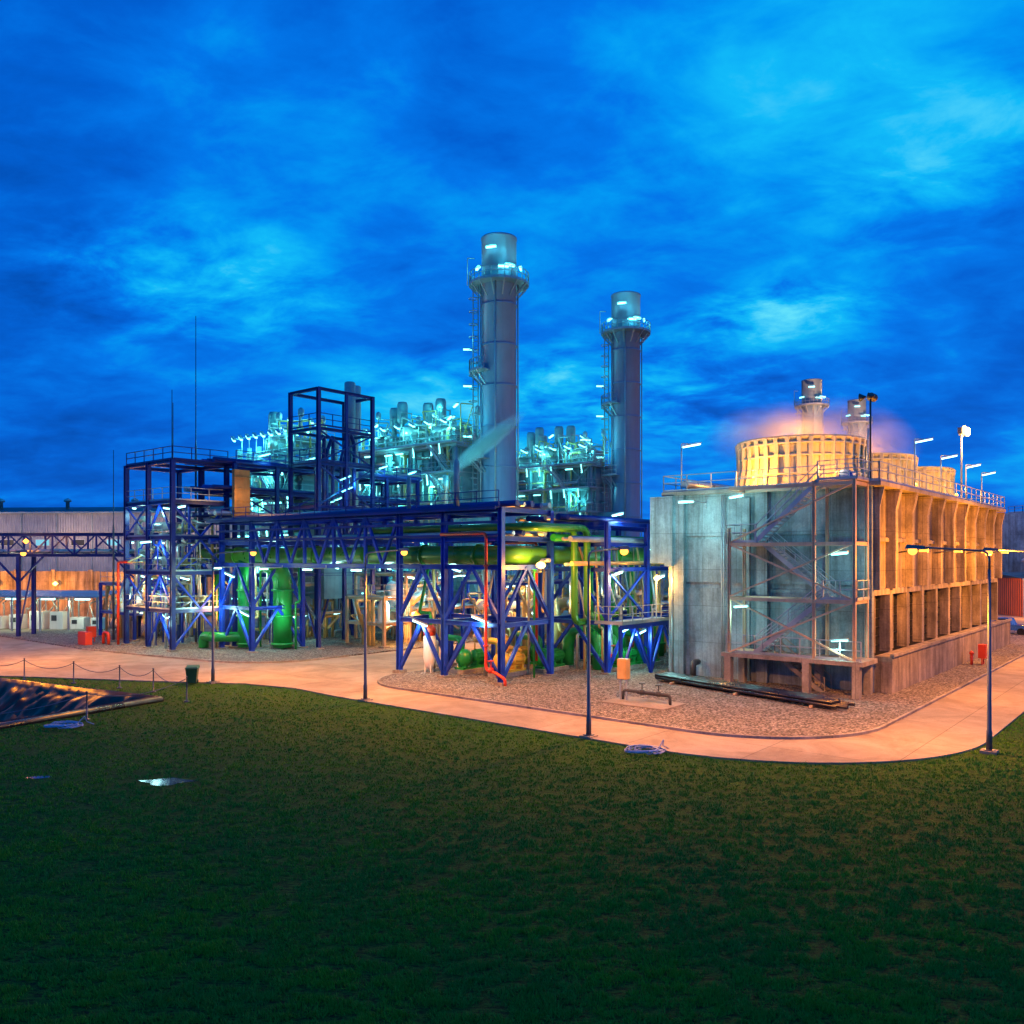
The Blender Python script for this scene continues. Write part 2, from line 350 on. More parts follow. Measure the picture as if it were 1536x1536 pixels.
# ================================================================== street lamps
def street_lamp(x,y,rot,power=1500,h=8.0,arm=3.0,spot=158):
    A=Asm('street_lamp',(x,y,0),rot); k=('pole','pole_paint')
    A.box(('base_block','concrete_plain'),-.3,.3,-.3,.3,0,.12); A.box(k,-.18,.18,-.18,.18,.12,.16)
    A.lathe(k,(0,0,0),[(.12,.14),(.11,.9),(.09,.95),(.055,h-.5)],12)
    A.tube(k,[(0,0,h-.5),(0,0,h+.25),(arm-.5,0,h+.42)],.045,8,bend=.9)
    hd=('lamp_head','pole_paint')
    A.hexa(hd,[(arm-.55,-.08,h+.36),(arm+.2,-.16,h+.38),(arm+.2,.16,h+.38),(arm-.55,.08,h+.36),(arm-.55,-.05,h+.5),(arm+.12,-.09,h+.56),(arm+.12,.09,h+.56),(arm-.55,.05,h+.5)])
    A.lathe(('lamp_lens','lamp_sodium'),(arm-.08,0,h+.28),[(.03,-.18),(.14,-.13),(.2,-.02),(.17,.09)],14)
    A.light((arm-.08,0,h-.1),SOD,power,.15,spot=spot); A.done()
V_=ANG+math.pi/2
street_lamp(3.4,37.3,ANG,7200); street_lamp(-8.15,46.8,ANG,8000); street_lamp(-19,53.5,ANG,8000); street_lamp(19.5,34.4,V_,7600)
for u,v in ((14,-27),(33,-27),(52,-27)): p=PW(u,v); street_lamp(p.x,p.y,V_,6000,spot=None)
street_lamp(-38,60,ANG,8500); p=PW(14,19.5); street_lamp(p.x,p.y,V_+math.pi,7000); street_lamp(-62,72,ANG,8500)
# ================================================================== cooling tower
def cooling_tower():
    A=Asm('cooling_tower',PW(11.34,-18.6)); Wl=36.96; D=13.3; H=12.4
    c=('concrete_walls','concrete'); cw=('ribbed_wall','concrete_sodium_lit')
    A.box(('dark_interior','inlet_shade_black'),2.6,Wl-1,2.6,D-1,.3,H-.5)  # black block painting in the unlit depth behind the inlets
    A.box(c,0,.35,.7,D,0,6.0); A.box(c,.12,.35,.7,D,6.0,6.35); A.box(c,0,.35,.7,D,6.35,9.2); A.box(c,.10,.35,.7,D,9.2,9.4); A.box(c,0,.35,.7,D,9.4,H-.25)
    for y in (6.2,D-1.3): A.box(c,-.35,-.002,y,y+.7,0,H-.25)
    A.box(c,-.22,-.004,y-4.6,y-4.1,0,H-.6)
    A.box(c,-.6,1.6,D,D+1.1,7.6,H-.3); A.box(c,-.62,1.6,D-.6,D,7.4,H-.28)
    A.box(c,-.1,.35,-.0,.7,0,H)
    A.box(cw,.35,Wl,-1.0,.0,0,2.25); A.box(('basin_ledge','concrete_plain'),.3,Wl+.1,-1.1,-.9,2.25,2.42)
    nb=10; bw=Wl/nb
    A.box(cw,.36,Wl,.25,.55,6.1,H-.3)
    A.box(cw,.36,Wl,.0,.56,5.75,6.1)
    A.box(cw,.36,Wl,.05,.24,8.95,9.2)
    for i in range(nb+1):
        x=i*bw; x0=max(.36,x-.26); x1=min(Wl,x+.26)
        A.box(cw,x0,x1,-.002,.6,2.25,5.75)
        A.box(cw,x0,x1,-.34,.24,6.1,10.9)
        A.hexa(cw,[(x0,-.34,10.9),(x1,-.34,10.9),(x1,.24,10.9),(x0,.24,10.9),(x0,-.59,H-.3),(x1,-.59,H-.3),(x1,.24,H-.3),(x0,.24,H-.3)])
        if i<nb:
            xm=x+bw/2; A.box(cw,xm-.08,xm+.08,.4,.6,2.25,5.75)
    A.box(('inlet_shade_sheet','inlet_shade_black'),.36,Wl,.8,.84,.2,6.0)  # black sheet put in as the openings' shade, no real screen
    for q in range(6): A.box(('air_inlet_blades','dark_grey'),.4,Wl-.1,.68,.76,2.6+q*.55,2.66+q*.55)
    A.box(('deck','concrete_plain'),-.45,Wl+.3,-.6,D+.3,H-.25,H)
    A.box(c,Wl-.3,Wl,.8,D,0,H-.3); A.box(c,.4,Wl,D-.3,D,0,H-.3)
    g=('deck_railing','galvanised')
    A.rail(g,[(-.35,D+.2,H),(-.35,-.5,H),(Wl+.2,-.5,H),(Wl+.2,D+.2,H),(-.35,D+.2,H)],1.1,1.7,.055)
    for i in range(3):
        x=6.2+i*12.3; y=6.6; k=('fan_shell','fan_shell')
        A.lathe(k,(x,y,H),[(4.35,0),(4.35,.25),(4.2,.3),(3.95,1.6),(4.0,2.7),(4.1,3.3),(4.22,3.32),(4.22,3.46),(3.95,3.46),(3.85,2.6),(3.8,1.4),(3.9,.05)],64,cap=False)
        for j in range(36):
            t=2*math.pi*j/36; p=[(x+r*math.cos(t),y+r*math.sin(t),H+z) for r,z in ((4.33,.1),(4.08,1.6),(4.12,2.7),(4.2,3.35))]
            for a,b in zip(p[:-1],p[1:]): A.bar(k,a,b,.17,.26)
        for z,r in ((1.0,4.14),(2.2,4.03),(3.0,4.1)): A.lathe(k,(x,y,H+z),[(r,-.07),(r+.14,-.07),(r+.14,.07),(r,.07)],64,cap=False)
        A.lathe(('fan_hub','galvanised'),(x,y,H),[(.7,1.2),(.7,1.8),(.3,2.0)],16)
        for j in range(7):
            t=2*math.pi*j/7; A.bar(('fan_blades','dark_grey'),(x+.6*math.cos(t),y+.6*math.sin(t),H+1.5),(x+3.6*math.cos(t),y+3.6*math.sin(t),H+1.6),.5,.06)
        A.light((x,y,H+2.9),(1,.36,.03),1900,.4)  # fixtureless light added in the shell so shell and steam glow
    for i in range(3):
        x=6.2+i*12.3; A.lathe(('fan_motor','blue_steel'),(x-5,2.0,H+.6),[(.35,0),(.35,1.1)],14,'x'); A.box(('fan_motor','blue_steel'),x-5,x-3.9,1.7,2.3,H,H+.3)
    A.tube(('deck_pipes','lagging'),[(0,D-1.2,H+.5),(Wl,D-1.2,H+.5)],.28)
    A.tube(('deck_pipes','lagging'),[(1,1.1,H+.3),(Wl,1.1,H+.3)],.12)
    for x,y,hh,dx in ((0.3,D-.8,4.0,1),(.2,.3,4.2,0),(9,.0,4.2,1),(16,0,3.6,1),(24,.0,3.6,1),(30,0,3.4,1)):
        A.tube(('lamp_post','galvanised'),[(x,y,H),(x,y,H+hh*.75)],.05,6)
        if x>1 or dx: A.tlamp((x+.7,y-.4,H+hh*.75+.2),(1,-.7,.25),1.3,'tube_white',arm=(x,y,H+1)); A.light((x+.7,y-.4,H+hh*.75-.1),WH,40,.2)
    A.tube(('flood_mast','galvanised'),[(21,-.3,H),(21,-.3,H+5)],.07,8); A.bar(('flood_mast','galvanised'),(20.3,-.3,H+5),(21.7,-.3,H+5),.1)
    for dx in (-.5,.5): A.box(('flood_head','pole_paint'),21+dx-.3,21+dx+.3,-.5,-.2,H+5.05,H+5.5)
    for dx in (-.5,.5): A.lathe(('flood_lens','lamp_flood'),(21+dx,-.66,H+5.28),[(.26,-.1),(.36,.0),(.34,.14)],14,'y')
    A.light((21,-1.1,H+5.2),(1,.46,.09),2400,.2)
    for x,y in ((1.3,2.2),(1.2,7.5),(13.4,.8),(25.7,.8)): A.light((x-.2,y+.2,H+1.0),(1,.42,.05),850,.2); A.lathe(('deck_bulkheads','lamp_sodium'),(x-.2,y+.2,H+.7),[(.05,-.12),(.14,0),(.05,.12)],10)
    A.tube(('speaker_mast','dark_grey'),[(.3,.2,H),(.3,.2,H+5)],.06,6)
    for a in (0,1.6,3.1,4.7): A.lathe(('speakers','dark_grey'),(.3+.25*math.cos(a),.2+.25*math.sin(a),H+5.0),[(.05,0),(.25,.35)],10,'x' if a in (0,3.1) else 'y')
    for x in (5,14,23,31.0):
        A.tube(('wall_lamp_arm','pole_paint'),[(x,-.05,8.3),(x,-1.3,8.5)],.05,6); A.box(('wall_lamp_head','pole_paint'),x-.15,x+.15,-1.8,-1.2,8.48,8.6); A.box(('wall_lamp_lens','lamp_sodium'),x-.13,x+.13,-1.78,-1.3,8.34,8.475)
        A.light((x,-2.1,8.2),SOD,560,.15)
    s=('stair_steel','tan_steel'); x0,x1=-2.7,-.55
    for x in (x0,x1):
        for y in (.15,2.4,7.6): A.ib(s,(x,y,0 if y!=2.4 else 2.2),(x,y,H+ (0 if y<7 else -2.6)),.17)
    for z in (5.6,8.9,H-.1):
        for x in (x0,x1): A.bar(s,(x,.15,z-.12),(x,7.6,z-.12),.12,.2)
        for y in (.15,7.6): A.bar(s,(x0,y,z-.12),(x1,y,z-.12),.12,.2)
    for z0,z1 in ((2.2,5.5),(5.6,8.8)): X(A,(x0,.15),(x0,7.6),z0,z1,s,.1)
    A.bar(s,(x0,.15,H-.2),(x0,7.6,8.9),.1)
    A.box(('stair_base','concrete_plain'),x0-.3,-.37,-.4,8,1.95,2.2)
    for x in (x0-.1,-.8):
        for y in (-.2,2.6,7.4): A.box(('stair_base','concrete_plain'),x-.2,x+.25,y,y+.4,0,1.95)
    A.box(s,x0,x1,5.8,7.8,2.2,2.26); A.box(s,x0,x1,0,1.9,5.55,5.6); A.box(s,x0,x1,5.8,7.8,8.85,8.9); A.box(s,x0,x1,0,2.2,H-.06,H)
    sr=('stair_railings','galvanised')
    for z,y0,y1 in ((5.6,0,1.9),(8.9,5.9,7.8),(H,0,2.2)): A.rail(sr,[(x0,y1,z),(x0,y0,z)] if y0<1 else [(x0,y0,z),(x0,y1,z)],1.1,.9,.05)
    A.rail(sr,[(x0,7.8,2.2),(x0,-.2,2.2)],1.1,1.2,.05); A.rail(sr,[(x0,7.8,8.9),(x1,7.8,8.9)],1.1,.9,.05)
    A.rail(sr,[(x0,0,5.6),(x1,0,5.6)],1.1,.9,.05); A.rail(sr,[(x0,0,H),(x1,0,H)],1.1,.9,.05)
    w=.95; xa=x0+.55; xb=x1-.5; sd=('stair_flights','galvanised')
    A.stair(sd,(xa,6,2.25),(xa,1.9,5.6),w,(1,0,0)); A.stair(sd,(xb,1.9,5.6),(xb,6,8.9),w,(1,0,0)); A.stair(sd,(xa,6,8.9),(xa,2.2,H),w,(1,0,0))
    A.stair(('base_stair','concrete_plain'),(xb,2.2,0),(xb,5.2,2.2),1.1,(1,0,0))
    for y,z in ((1.0,8.2),(7.2,11.7),(6.9,5.0),(1.0,3.3)):
        A.tlamp((x0+.1,y,z),(.3,1,-.1),1.0,'tube_cyan'); A.light((x0-.1,y,z-.35),WH,130,.2)
    A.light((-3.2,10.5,10.6),WH,520,.3); A.tlamp((-2.8,10.5,11.5),(0,1,0),1.0,arm=(-.1,10.5,11.2))
    for y,r in ((9.2,.05),(9.35,.04),(12.9,.09)): A.tube(('wall_pipes','galvanised'),[(-.1-r,y,.2),(-.1-r,y,H-.4)],r,6)
    A.tube(('drain','dark_grey'),[(-.2,11,1.1),(-.9,11,1.1),(-.9,11,.2)],.2,10)
    A.done()
cooling_tower()
# ================================================================== exhaust stacks
def stack(u,v,H=42.7,r=1.9,lit=True):
    A=Asm('exhaust_stack',PW(u,v)); k=('shell','stack_paint'); s=('platform_steel','galvanised')
    A.lathe(k,(0,0,0),[(r*1.15,0),(r*1.15,5),(r,7.5),(r,H-.1),(r*1.03,H-.1),(r*1.03,H+.1),(r*.93,H+.1),(r*.9,H-4)],48,cap=False)
    for z in list(np.arange(9,H-5,4.4)): A.lathe(k,(0,0,z),[(r,-.09),(r+.09,-.09),(r+.09,.09),(r,.09)],48,cap=False)
    for z in (H-5.0,H-14.5,H-24):
        full=z>H-6
        n=28; R2=r+1.35
        a0,a1=(0,360) if full else (120,190)
        pts=arc(0,0,R2,a0,a1,n if full else 8); pin=arc(0,0,r+.05,a0,a1,n if full else 8)
        for i in range(len(pts)-1):
            A.hexa(s,[(*pin[i],z-.1),(*pts[i],z-.1),(*pts[i+1],z-.1),(*pin[i+1],z-.1),(*pin[i],z),(*pts[i],z),(*pts[i+1],z),(*pin[i+1],z)])
            if i%2==0: A.bar(s,(*pin[i],z-1.5),(*pts[i],z-.1),.12)
        A.rail(s,[(*p,z) for p in pts],1.2,1.2,.06)
    a=math.radians(130); cx,cy=(r+.65)*math.cos(a),(r+.65)*math.sin(a)
    for e in (-.28,.28): A.bar(s,(cx+e*-.7,cy+e*.7,10),(cx+e*-.7,cy+e*.7,H-4),.09)
    for z in np.arange(10,H-4,.6): A.bar(s,(cx-.2,cy+.2,z),(cx+.2,cy-.2,z),.05)
    for z in np.arange(11,H-5,1.4): A.lathe(s,(cx*1.1,cy*1.1,z),[(.48,0),(.5,0),(.5,.09),(.48,.09)],10,cap=False)
    for b in (150,210,300): 
        t=math.radians(b); A.tube(s,[((r+.2)*math.cos(t),(r+.2)*math.sin(t),8),((r+.2)*math.cos(t),(r+.2)*math.sin(t),H-5)],.09,6)
    A.tube(s,[(cx*1.35,cy*1.35,H-5),(cx*1.35,cy*1.35,H-2),(cx*1.35+.6,cy*1.35-.5,H-2)],.05,6)
    for t,z in ((200,H-1.6),(250,H-3.5),(232,H-3.7),(150,H-3.4),(300,H-3.3)):
        t=math.radians(t); d=(-math.sin(t),math.cos(t),.0)
        A.tlamp(((r+.5)*math.cos(t),(r+.5)*math.sin(t),z),d,1.1,w=.22)
        if lit: A.light(((r+.9)*math.cos(t),(r+.9)*math.sin(t),z-.1),CY,110,.25)
    for z in (H-14,H-23.5,H-18): A.tlamp((cx*1.35,cy*1.35,z+2),(.7,-.7,0),.9,w=.18)
    if lit:
        for z in (H-12,H-22): A.light((cx*1.8,cy*1.8,z+1.5),CY,90,.25)
    else: A.light((-6,-6,H-9),(1,.45,.2),7000,.5)  # bare warm light added in mid-air to tint the far stacks
    A.done()
stack(30.25,26.2); stack(56.4,26.4,42.8); stack(125.4,26.9,lit=False); stack(152.9,27,lit=False)
# ================================================================== heat recovery boilers
def hrsg(u,v,L=17.,W=7.,top=20.,dens=1.0,pw=1.0):
    A=Asm('heat_recovery_boiler',PW(u,v)); c=('casing','casing'); s=('gallery_steel','galvanised'); fr=('support_frame','casing'); hw=W/2
    A.box(c,-hw+.8,hw-.8,0,L,4,top)
    for y in np.arange(.3,L,1.15): A.box(c,-hw+.62,-hw+.8,y,y+.14,4,top)
    for z in np.arange(4.6,top,2.2): A.box(c,-hw+.6,-hw+.8,0,L,z,z+.16); A.box(c,-hw+.8,hw-.8,-.18,0,z,z+.16)
    A.hexa(c,[(-2,L,4),(2,L,4),(1.4,L+5,4),(-1.4,L+5,4),(-2,L,top-2),(2,L,top-2),(1.4,L+5,8),(-1.4,L+5,8)])
    A.box(c,-2.2,2.2,-3.5,0,4,top-6)
    ys=list(np.linspace(0,L,6)); 
    for x in (-hw-.4,hw+.4):
        for y in ys:
            A.ib(fr,(x,y,0),(x,y,top+1.8),.32)
    zs=[4.2,7.4,10.6,13.8,17.0,20.2]
    zs=[z for z in zs if z<=top+.3]
    for z in zs:
        A.bar(fr,(-hw-.4,0,z),(-hw-.4,L,z),.25,.3); A.bar(fr,(-hw-.4,0,z),(hw+.4,0,z),.25,.3)
        A.box(s,-hw-1.5,-hw+.55,-.6,L,z+.15,z+.2); A.rail(s,[(-hw-1.5,L,z+.2),(-hw-1.5,-.6,z+.2),(hw,-.6,z+.2)],1.1,1.7,.055)
    for i in range(len(zs)-1):
        j=random.randrange(4); A.stair(s,(-hw-1.,ys[j]+.3,zs[i]+.2),(-hw-1.,ys[j]+3.2,zs[i+1]+.2),.7,(1,0,0))
        for j in (0,4): X(A,(-hw-.4,ys[j]),(-hw-.4,ys[j+1]),zs[i],zs[i+1],fr,.12)
    for q in range(int(34*dens)):
        y=R(0,L); z0=R(4,top-6); z1=min(top+2,z0+R(3,11)); r=R(.06,.22); x=-hw+.3-R(0,.9); k=random.choice(PIPES[:3])
        A.tube(k,[(x+.7,y,z0),(x,y,z0),(x,y,z1),(x,y+R(-2,2),z1),(x+.9,y,z1+.01)],r,7)
    for q in range(int(12*dens)):
        z=R(5,top+1); y=R(0,L-5); A.tube(random.choice(PIPES[:3]),[(-hw-.1-R(0,.5),y,z),(-hw-.1,y+R(3,6),z)],R(.08,.25),8)
    T=top+.05; A.box(s,-hw-.6,hw+.6,-.5,L,T,T+.1); A.rail(s,[(hw+.5,-.5,T+.1),(-hw-.6,-.5,T+.1),(-hw-.6,L,T+.1),(hw+.5,L,T+.1)],1.1,1.6,.06)
    for y,r,z in ((3.2,.75,1.8),(8.2,.9,2.2),(13,.6,1.6)):
        if y>L-1: continue
        A.lathe(('steam_drum','lagging'),(-3.4,y,T+z),[(.05,-.35),(r*.7,-.2),(r,.1),(r,6.7),(r*.7,7.0),(.05,7.15)],20,'x')
        for x in (-2.4,2.2): A.box(s,x-.15,x+.15,y-.5,y+.5,T,T+z-r*.8)
        A.rail(s,[(-3.6,y-1.2,T+z+r),(3.4,y-1.2,T+z+r)],1.,1.4,.05); A.box(s,-3.6,3.4,y-1.25,y-r*.6,T+z+r-.06,T+z+r)
        for x in (-2.6,-1,.6,2): A.tube(random.choice(PIPES[:3]),[(x,y,T+z+r*.8),(x,y,T+z+r+R(.5,1.4)),(x,y+R(1,2),T+z+r+1.2),(x,y+2,T+.2)],R(.08,.16),7)
    for y in ((5.4,7.2,L*.62+.2,L*.62+2.0) if dens>.8 else (5.6,)):
        x=R(-.6,.6)-1; hgt=R(5.8,6.5) if dens>.8 else 5.5
        A.lathe(('vent_silencer','casing'),(x,y,T),[(.22,0),(.22,hgt-2.6),(.62,hgt-2.3),(.62,hgt-.3),(.5,hgt),(.4,hgt)],18)
        A.bar(s,(x-.9,y-.6,T),(x-.9,y-.6,T+hgt-1.2),.1); A.bar(s,(x+.9,y-.6,T),(x+.9,y-.6,T+hgt-1.2),.1); A.bar(s,(x-.9,y-.6,T+hgt-1.3),(x+.9,y-.6,T+hgt-1.3),.1)
    for q in range(int(34*dens)):
        x=R(-hw,hw-.5); y=R(0,L); h=R(1.2,4.8); A.tube(random.choice(PIPES[:3]),[(x,y,T),(x,y,T+h),(x+R(-1.5,1.5),y+R(-1.5,1.5),T+h),(x+.8,y+.8,T+.2)],R(.05,.14),6)
        if q%3==0: A.lathe(s,(x,y,T+h),[(.2,0),(.3,.2),(.3,.7),(.1,.9)],10)
    for q in range(7):
        y=q*L/7+.5; A.tlamp((-hw-1.6,y,T+2.6),(.4,.9,.35),1.5,w=.22,arm=(-hw-.6,y,T))
        if q%3==0: A.light((-hw-1.3,y,T+2.2),CY,400*pw,.3)
    for q in range(12): A.tlamp((R(-3,1),R(1,L-1),T+R(2.6,5)),(.5,.9,R(-.2,.5)),1.3,w=.2)
    A.light((-1,L*.3,T+5),CY,560*pw,.3); A.light((-1,L*.75,T+5),CY,560*pw,.3)
    for i,z in enumerate(zs):
        for q in range(7):
            y=(q+.2+R(0,.5))*L/7; A.tlamp((-hw-.55-R(0,.8),y,z-.45),(0,1,0) if R(0,1)<.6 else (0,.15,1),1.1,w=.17)
        A.light((-hw-1.1,L*(.22 if i%2 else .5)+R(-1.5,1.5),z+2.0),CY,340*pw,.25)
        if i%2: A.light((-hw-1.1,L*.8,z+2.0),CY,300*pw,.25)
    A.done()
hrsg(30.25,29.2); hrsg(56.4,29.4); hrsg(13.,35.,L=9.,W=6,top=17.4,dens=.6,pw=.6)
# ================================================================== pipe racks
def front_rack():
    A=Asm('pipe_rack'); zs=[3.9,7.5,9.3,11.1]; vs=[0,4.9,9.2]; us=[0,5]
    frame(A,us,vs,zs,w=.34)
    for u in us:
        for a,b in zip(vs[:-1],vs[1:]): invV(A,(u,a),(u,b),.3,3.75,w=.2); invV(A,(u,a),(u,b),3.9,7.4,w=.18)
    for v in (0,9.2): invV(A,(0,v),(5,v),.3,3.75,w=.2); invV(A,(0,v),(5,v),3.9,7.4,w=.18)
    vb=list(np.linspace(9.2,27,6))
    for u in us:
        for z in (7.5,11.1): A.ib(ST,(u,9.2,z-.13),(u,33,z-.13),.32)
        for i,(a,b) in enumerate(zip(vb[:-1],vb[1:])):
            A.bar(ST,(u,b,7.5),(u,b,11.),.2); invV(A,(u,a),(u,b),7.5,10.95,w=.18,flip=True)
    for v in vb+[31.5]:
        for z in (7.5,9.3,11.1): A.bar(ST,(0,v,z-.13),(5,v,z-.13),.2,.28)
    A2=[27,31.5]; frame(A,us,A2,zs,w=.34)
    for u in us: invV(A,(u,27),(u,31.5),.3,3.75,w=.2); invV(A,(u,27),(u,31.5),3.9,7.4,w=.18)
    invV(A,(0,27),(5,27),.3,3.75); invV(A,(0,27),(5,27),3.9,7.4)
    for u,r,z,k in ((.7,.16,9.5,PIPES[0]),(1.2,.1,9.45,PIPES[1]),(1.7,.2,9.55,PIPES[3]),(3.9,.24,9.6,PIPES[0]),(4.5,.12,9.45,PIPES[2]),
                    (.5,.12,11.35,PIPES[3]),(1.1,.2,11.4,PIPES[3]),(1.8,.14,11.35,PIPES[0]),(2.6,.22,11.4,PIPES[3]),(3.5,.16,11.35,PIPES[3]),(4.4,.18,11.4,PIPES[2]),(4.4,.14,7.8,PIPES[2])):
        A.tube(k,[(u,-.4 if r>.13 else .6,z),(u,34,z)],r,9)
    A.rail(('walkway_rail','navy_steel'),[(-.25,0,11.15),(-.25,33,11.15)],1.0,1.8,.05); A.box(('walkway','navy_steel'),-.6,.15,0,33,11.07,11.12)
    A.bar(('walkway','navy_steel'),(-.55,0,11.05),(-.55,33,11.05),.1,.2)
    for z in (9.4,10.2): A.bar(('cable_tray','navy_steel'),(-.25,0,z),(-.25,32,z),.05,.16)
    g=('cooling_water_pipe','green_pipe'); lm=('cooling_water_pipe_lime','lime_pipe')
    A.tube(lm,[(1.3,37,8.15),(1.3,.8,8.15),(34,.8,8.15)],.62,20,bend=1.4)
    for v in (3,8,14,20,26,31): A.lathe(lm,(1.3,v,8.15),[(.74,-.08),(.74,.08)],20,'y')
    for u in (8,14,20,26): A.lathe(lm,(u,.8,8.15),[(.74,-.08),(.74,.08)],20,'x')
    A.tube(lm,[(1.6,14,9.95),(1.6,-1.3,9.95),(7.4,-1.3,9.95),(7.4,-1.3,4.0),(11,-1.3,4.0)],.24,12,bend=.7)
    A.tube(lm,[(2.3,14,9.9),(2.3,-.75,9.9),(6.7,-.75,9.9),(6.7,-.75,3.6),(11,-.75,3.6)],.24,12,bend=.7)
    A.tube(g,[(1.3,30.2,.3),(1.3,30.2,8.1)],.5,18); A.tube(g,[(3.4,27.6,.3),(3.4,27.6,6.6),(1.3,27.6,8.1)],.8,22,bend=1.0)
    for z in (.6,3,5.2): A.lathe(g,(1.3,30.2,z),[(.63,-.08),(.63,.08)],18); A.lathe(g,(3.4,27.6,z),[(.95,-.08),(.95,.08)],22)
    A.tube(g,[(1.3,30.2,1.2),(-.6,31.6,1.2),(-.6,33.4,1.2),(-.6,33.4,.2)],.42,14,bend=.8)
    A.tube(g,[(1.3,34.2,8.1),(1.3,34.2,3),(2.6,34.2,1.2),(2.6,37,1.2)],.42,14,bend=.8)
    rd=('fire_main','red_paint')
    A.tube(rd,[(-.35,4.9,9.5),(-.35,.95,9.5),(-.35,.95,1.0),(-.35,.2,.9),(-.35,-.6,.55),(-.35,-.6,.16)],.1,10,bend=.3)
    for z in (2.5,5,7.5): A.lathe(rd,(-.35,.95,z),[(.17,-.05),(.17,.05)],12)
    valve(A,(-.35,.55,1.0),.14,rd); A.tube(rd,[(5.3,6,9.),(5.3,1.4,9.),(5.3,1.4,1)],.1,8)
    A.lathe(('dosing_vessel','white_paint'),(.9,7.2,1.6),[(.05,-1.3),(.3,-1.0),(.42,-.4),(.42,1.0),(.3,1.3),(.1,1.45)],18); A.lathe(('dosing_vessel_top','red_paint'),(.9,7.2,2.7),[(.42,0),(.42,.45),(.25,.7)],18)
    for a in (0,2.1,4.2): A.bar(('dosing_vessel','white_paint'),(.9+.3*math.cos(a),7.2+.3*math.sin(a),.1),(.9+.3*math.cos(a),7.2+.3*math.sin(a),1.0),.07)
    A.lathe(('gauge_vessel','casing'),(0.2,4.0,11.2),[(.2,0),(.2,3.0),(.07,3.2),(.05,4)],12)
    A.lathe(('gauge_vessel','casing'),(0.3,8.6,11.2),[(.15,0),(.15,2.2),(.05,2.4)],12)
    for q in range(34):
        v=R(0,31); 
        if 9.5<v<26: continue
        u=R(.4,4.6); z=R(1,7.2); A.tube(random.choice(PIPES[:3]+[g]),[(u,v,.1),(u,v,z),(u,v+R(-1.2,1.2),z),(u+R(-1,1),v,7.4)],R(.05,.12),7)
    A.lathe(('bulkhead_lamp','lamp_flood'),(3.2,-.6,7.5),[(.04,-.24),(.24,-.15),(.32,0),(.24,.15),(.04,.24)],14); A.light((2.6,-1.6,7.2),(1,.38,.05),1700,.2)
    A.bar(('bulkhead_bracket','galvanised'),(5,0,7.9),(3.2,-.5,7.7),.06)
    for v,u,z in ((1.5,-.3,4.1),(7,-.2,3.6),(6.5,2.5,7.2),(13,2,7.3),(19,2,7.3),(28,0,3.3),(29,2,7.2),(30,-.2,6.5)):
        A.tlamp((u,v,z),(0,1,.25),1.3,'tube_white',w=.15); A.light((u-.1,v,z-.35),WH,150,.25)
    for v in (11.5,17,22.5,29): A.light((-1.9,v,7.0),(.8,1,.45),190,.25); A.tlamp((-1.9,v,7.1),(0,1,0),1.0,'tube_white',arm=(-.2,v,7.4))  # tube lamps added along the bridge to brighten the green pipe
    A.light((-1,31,3.5),WH,230,.25); A.light((2,26,3.0),WH,200,.25)
    A.done()
front_rack()
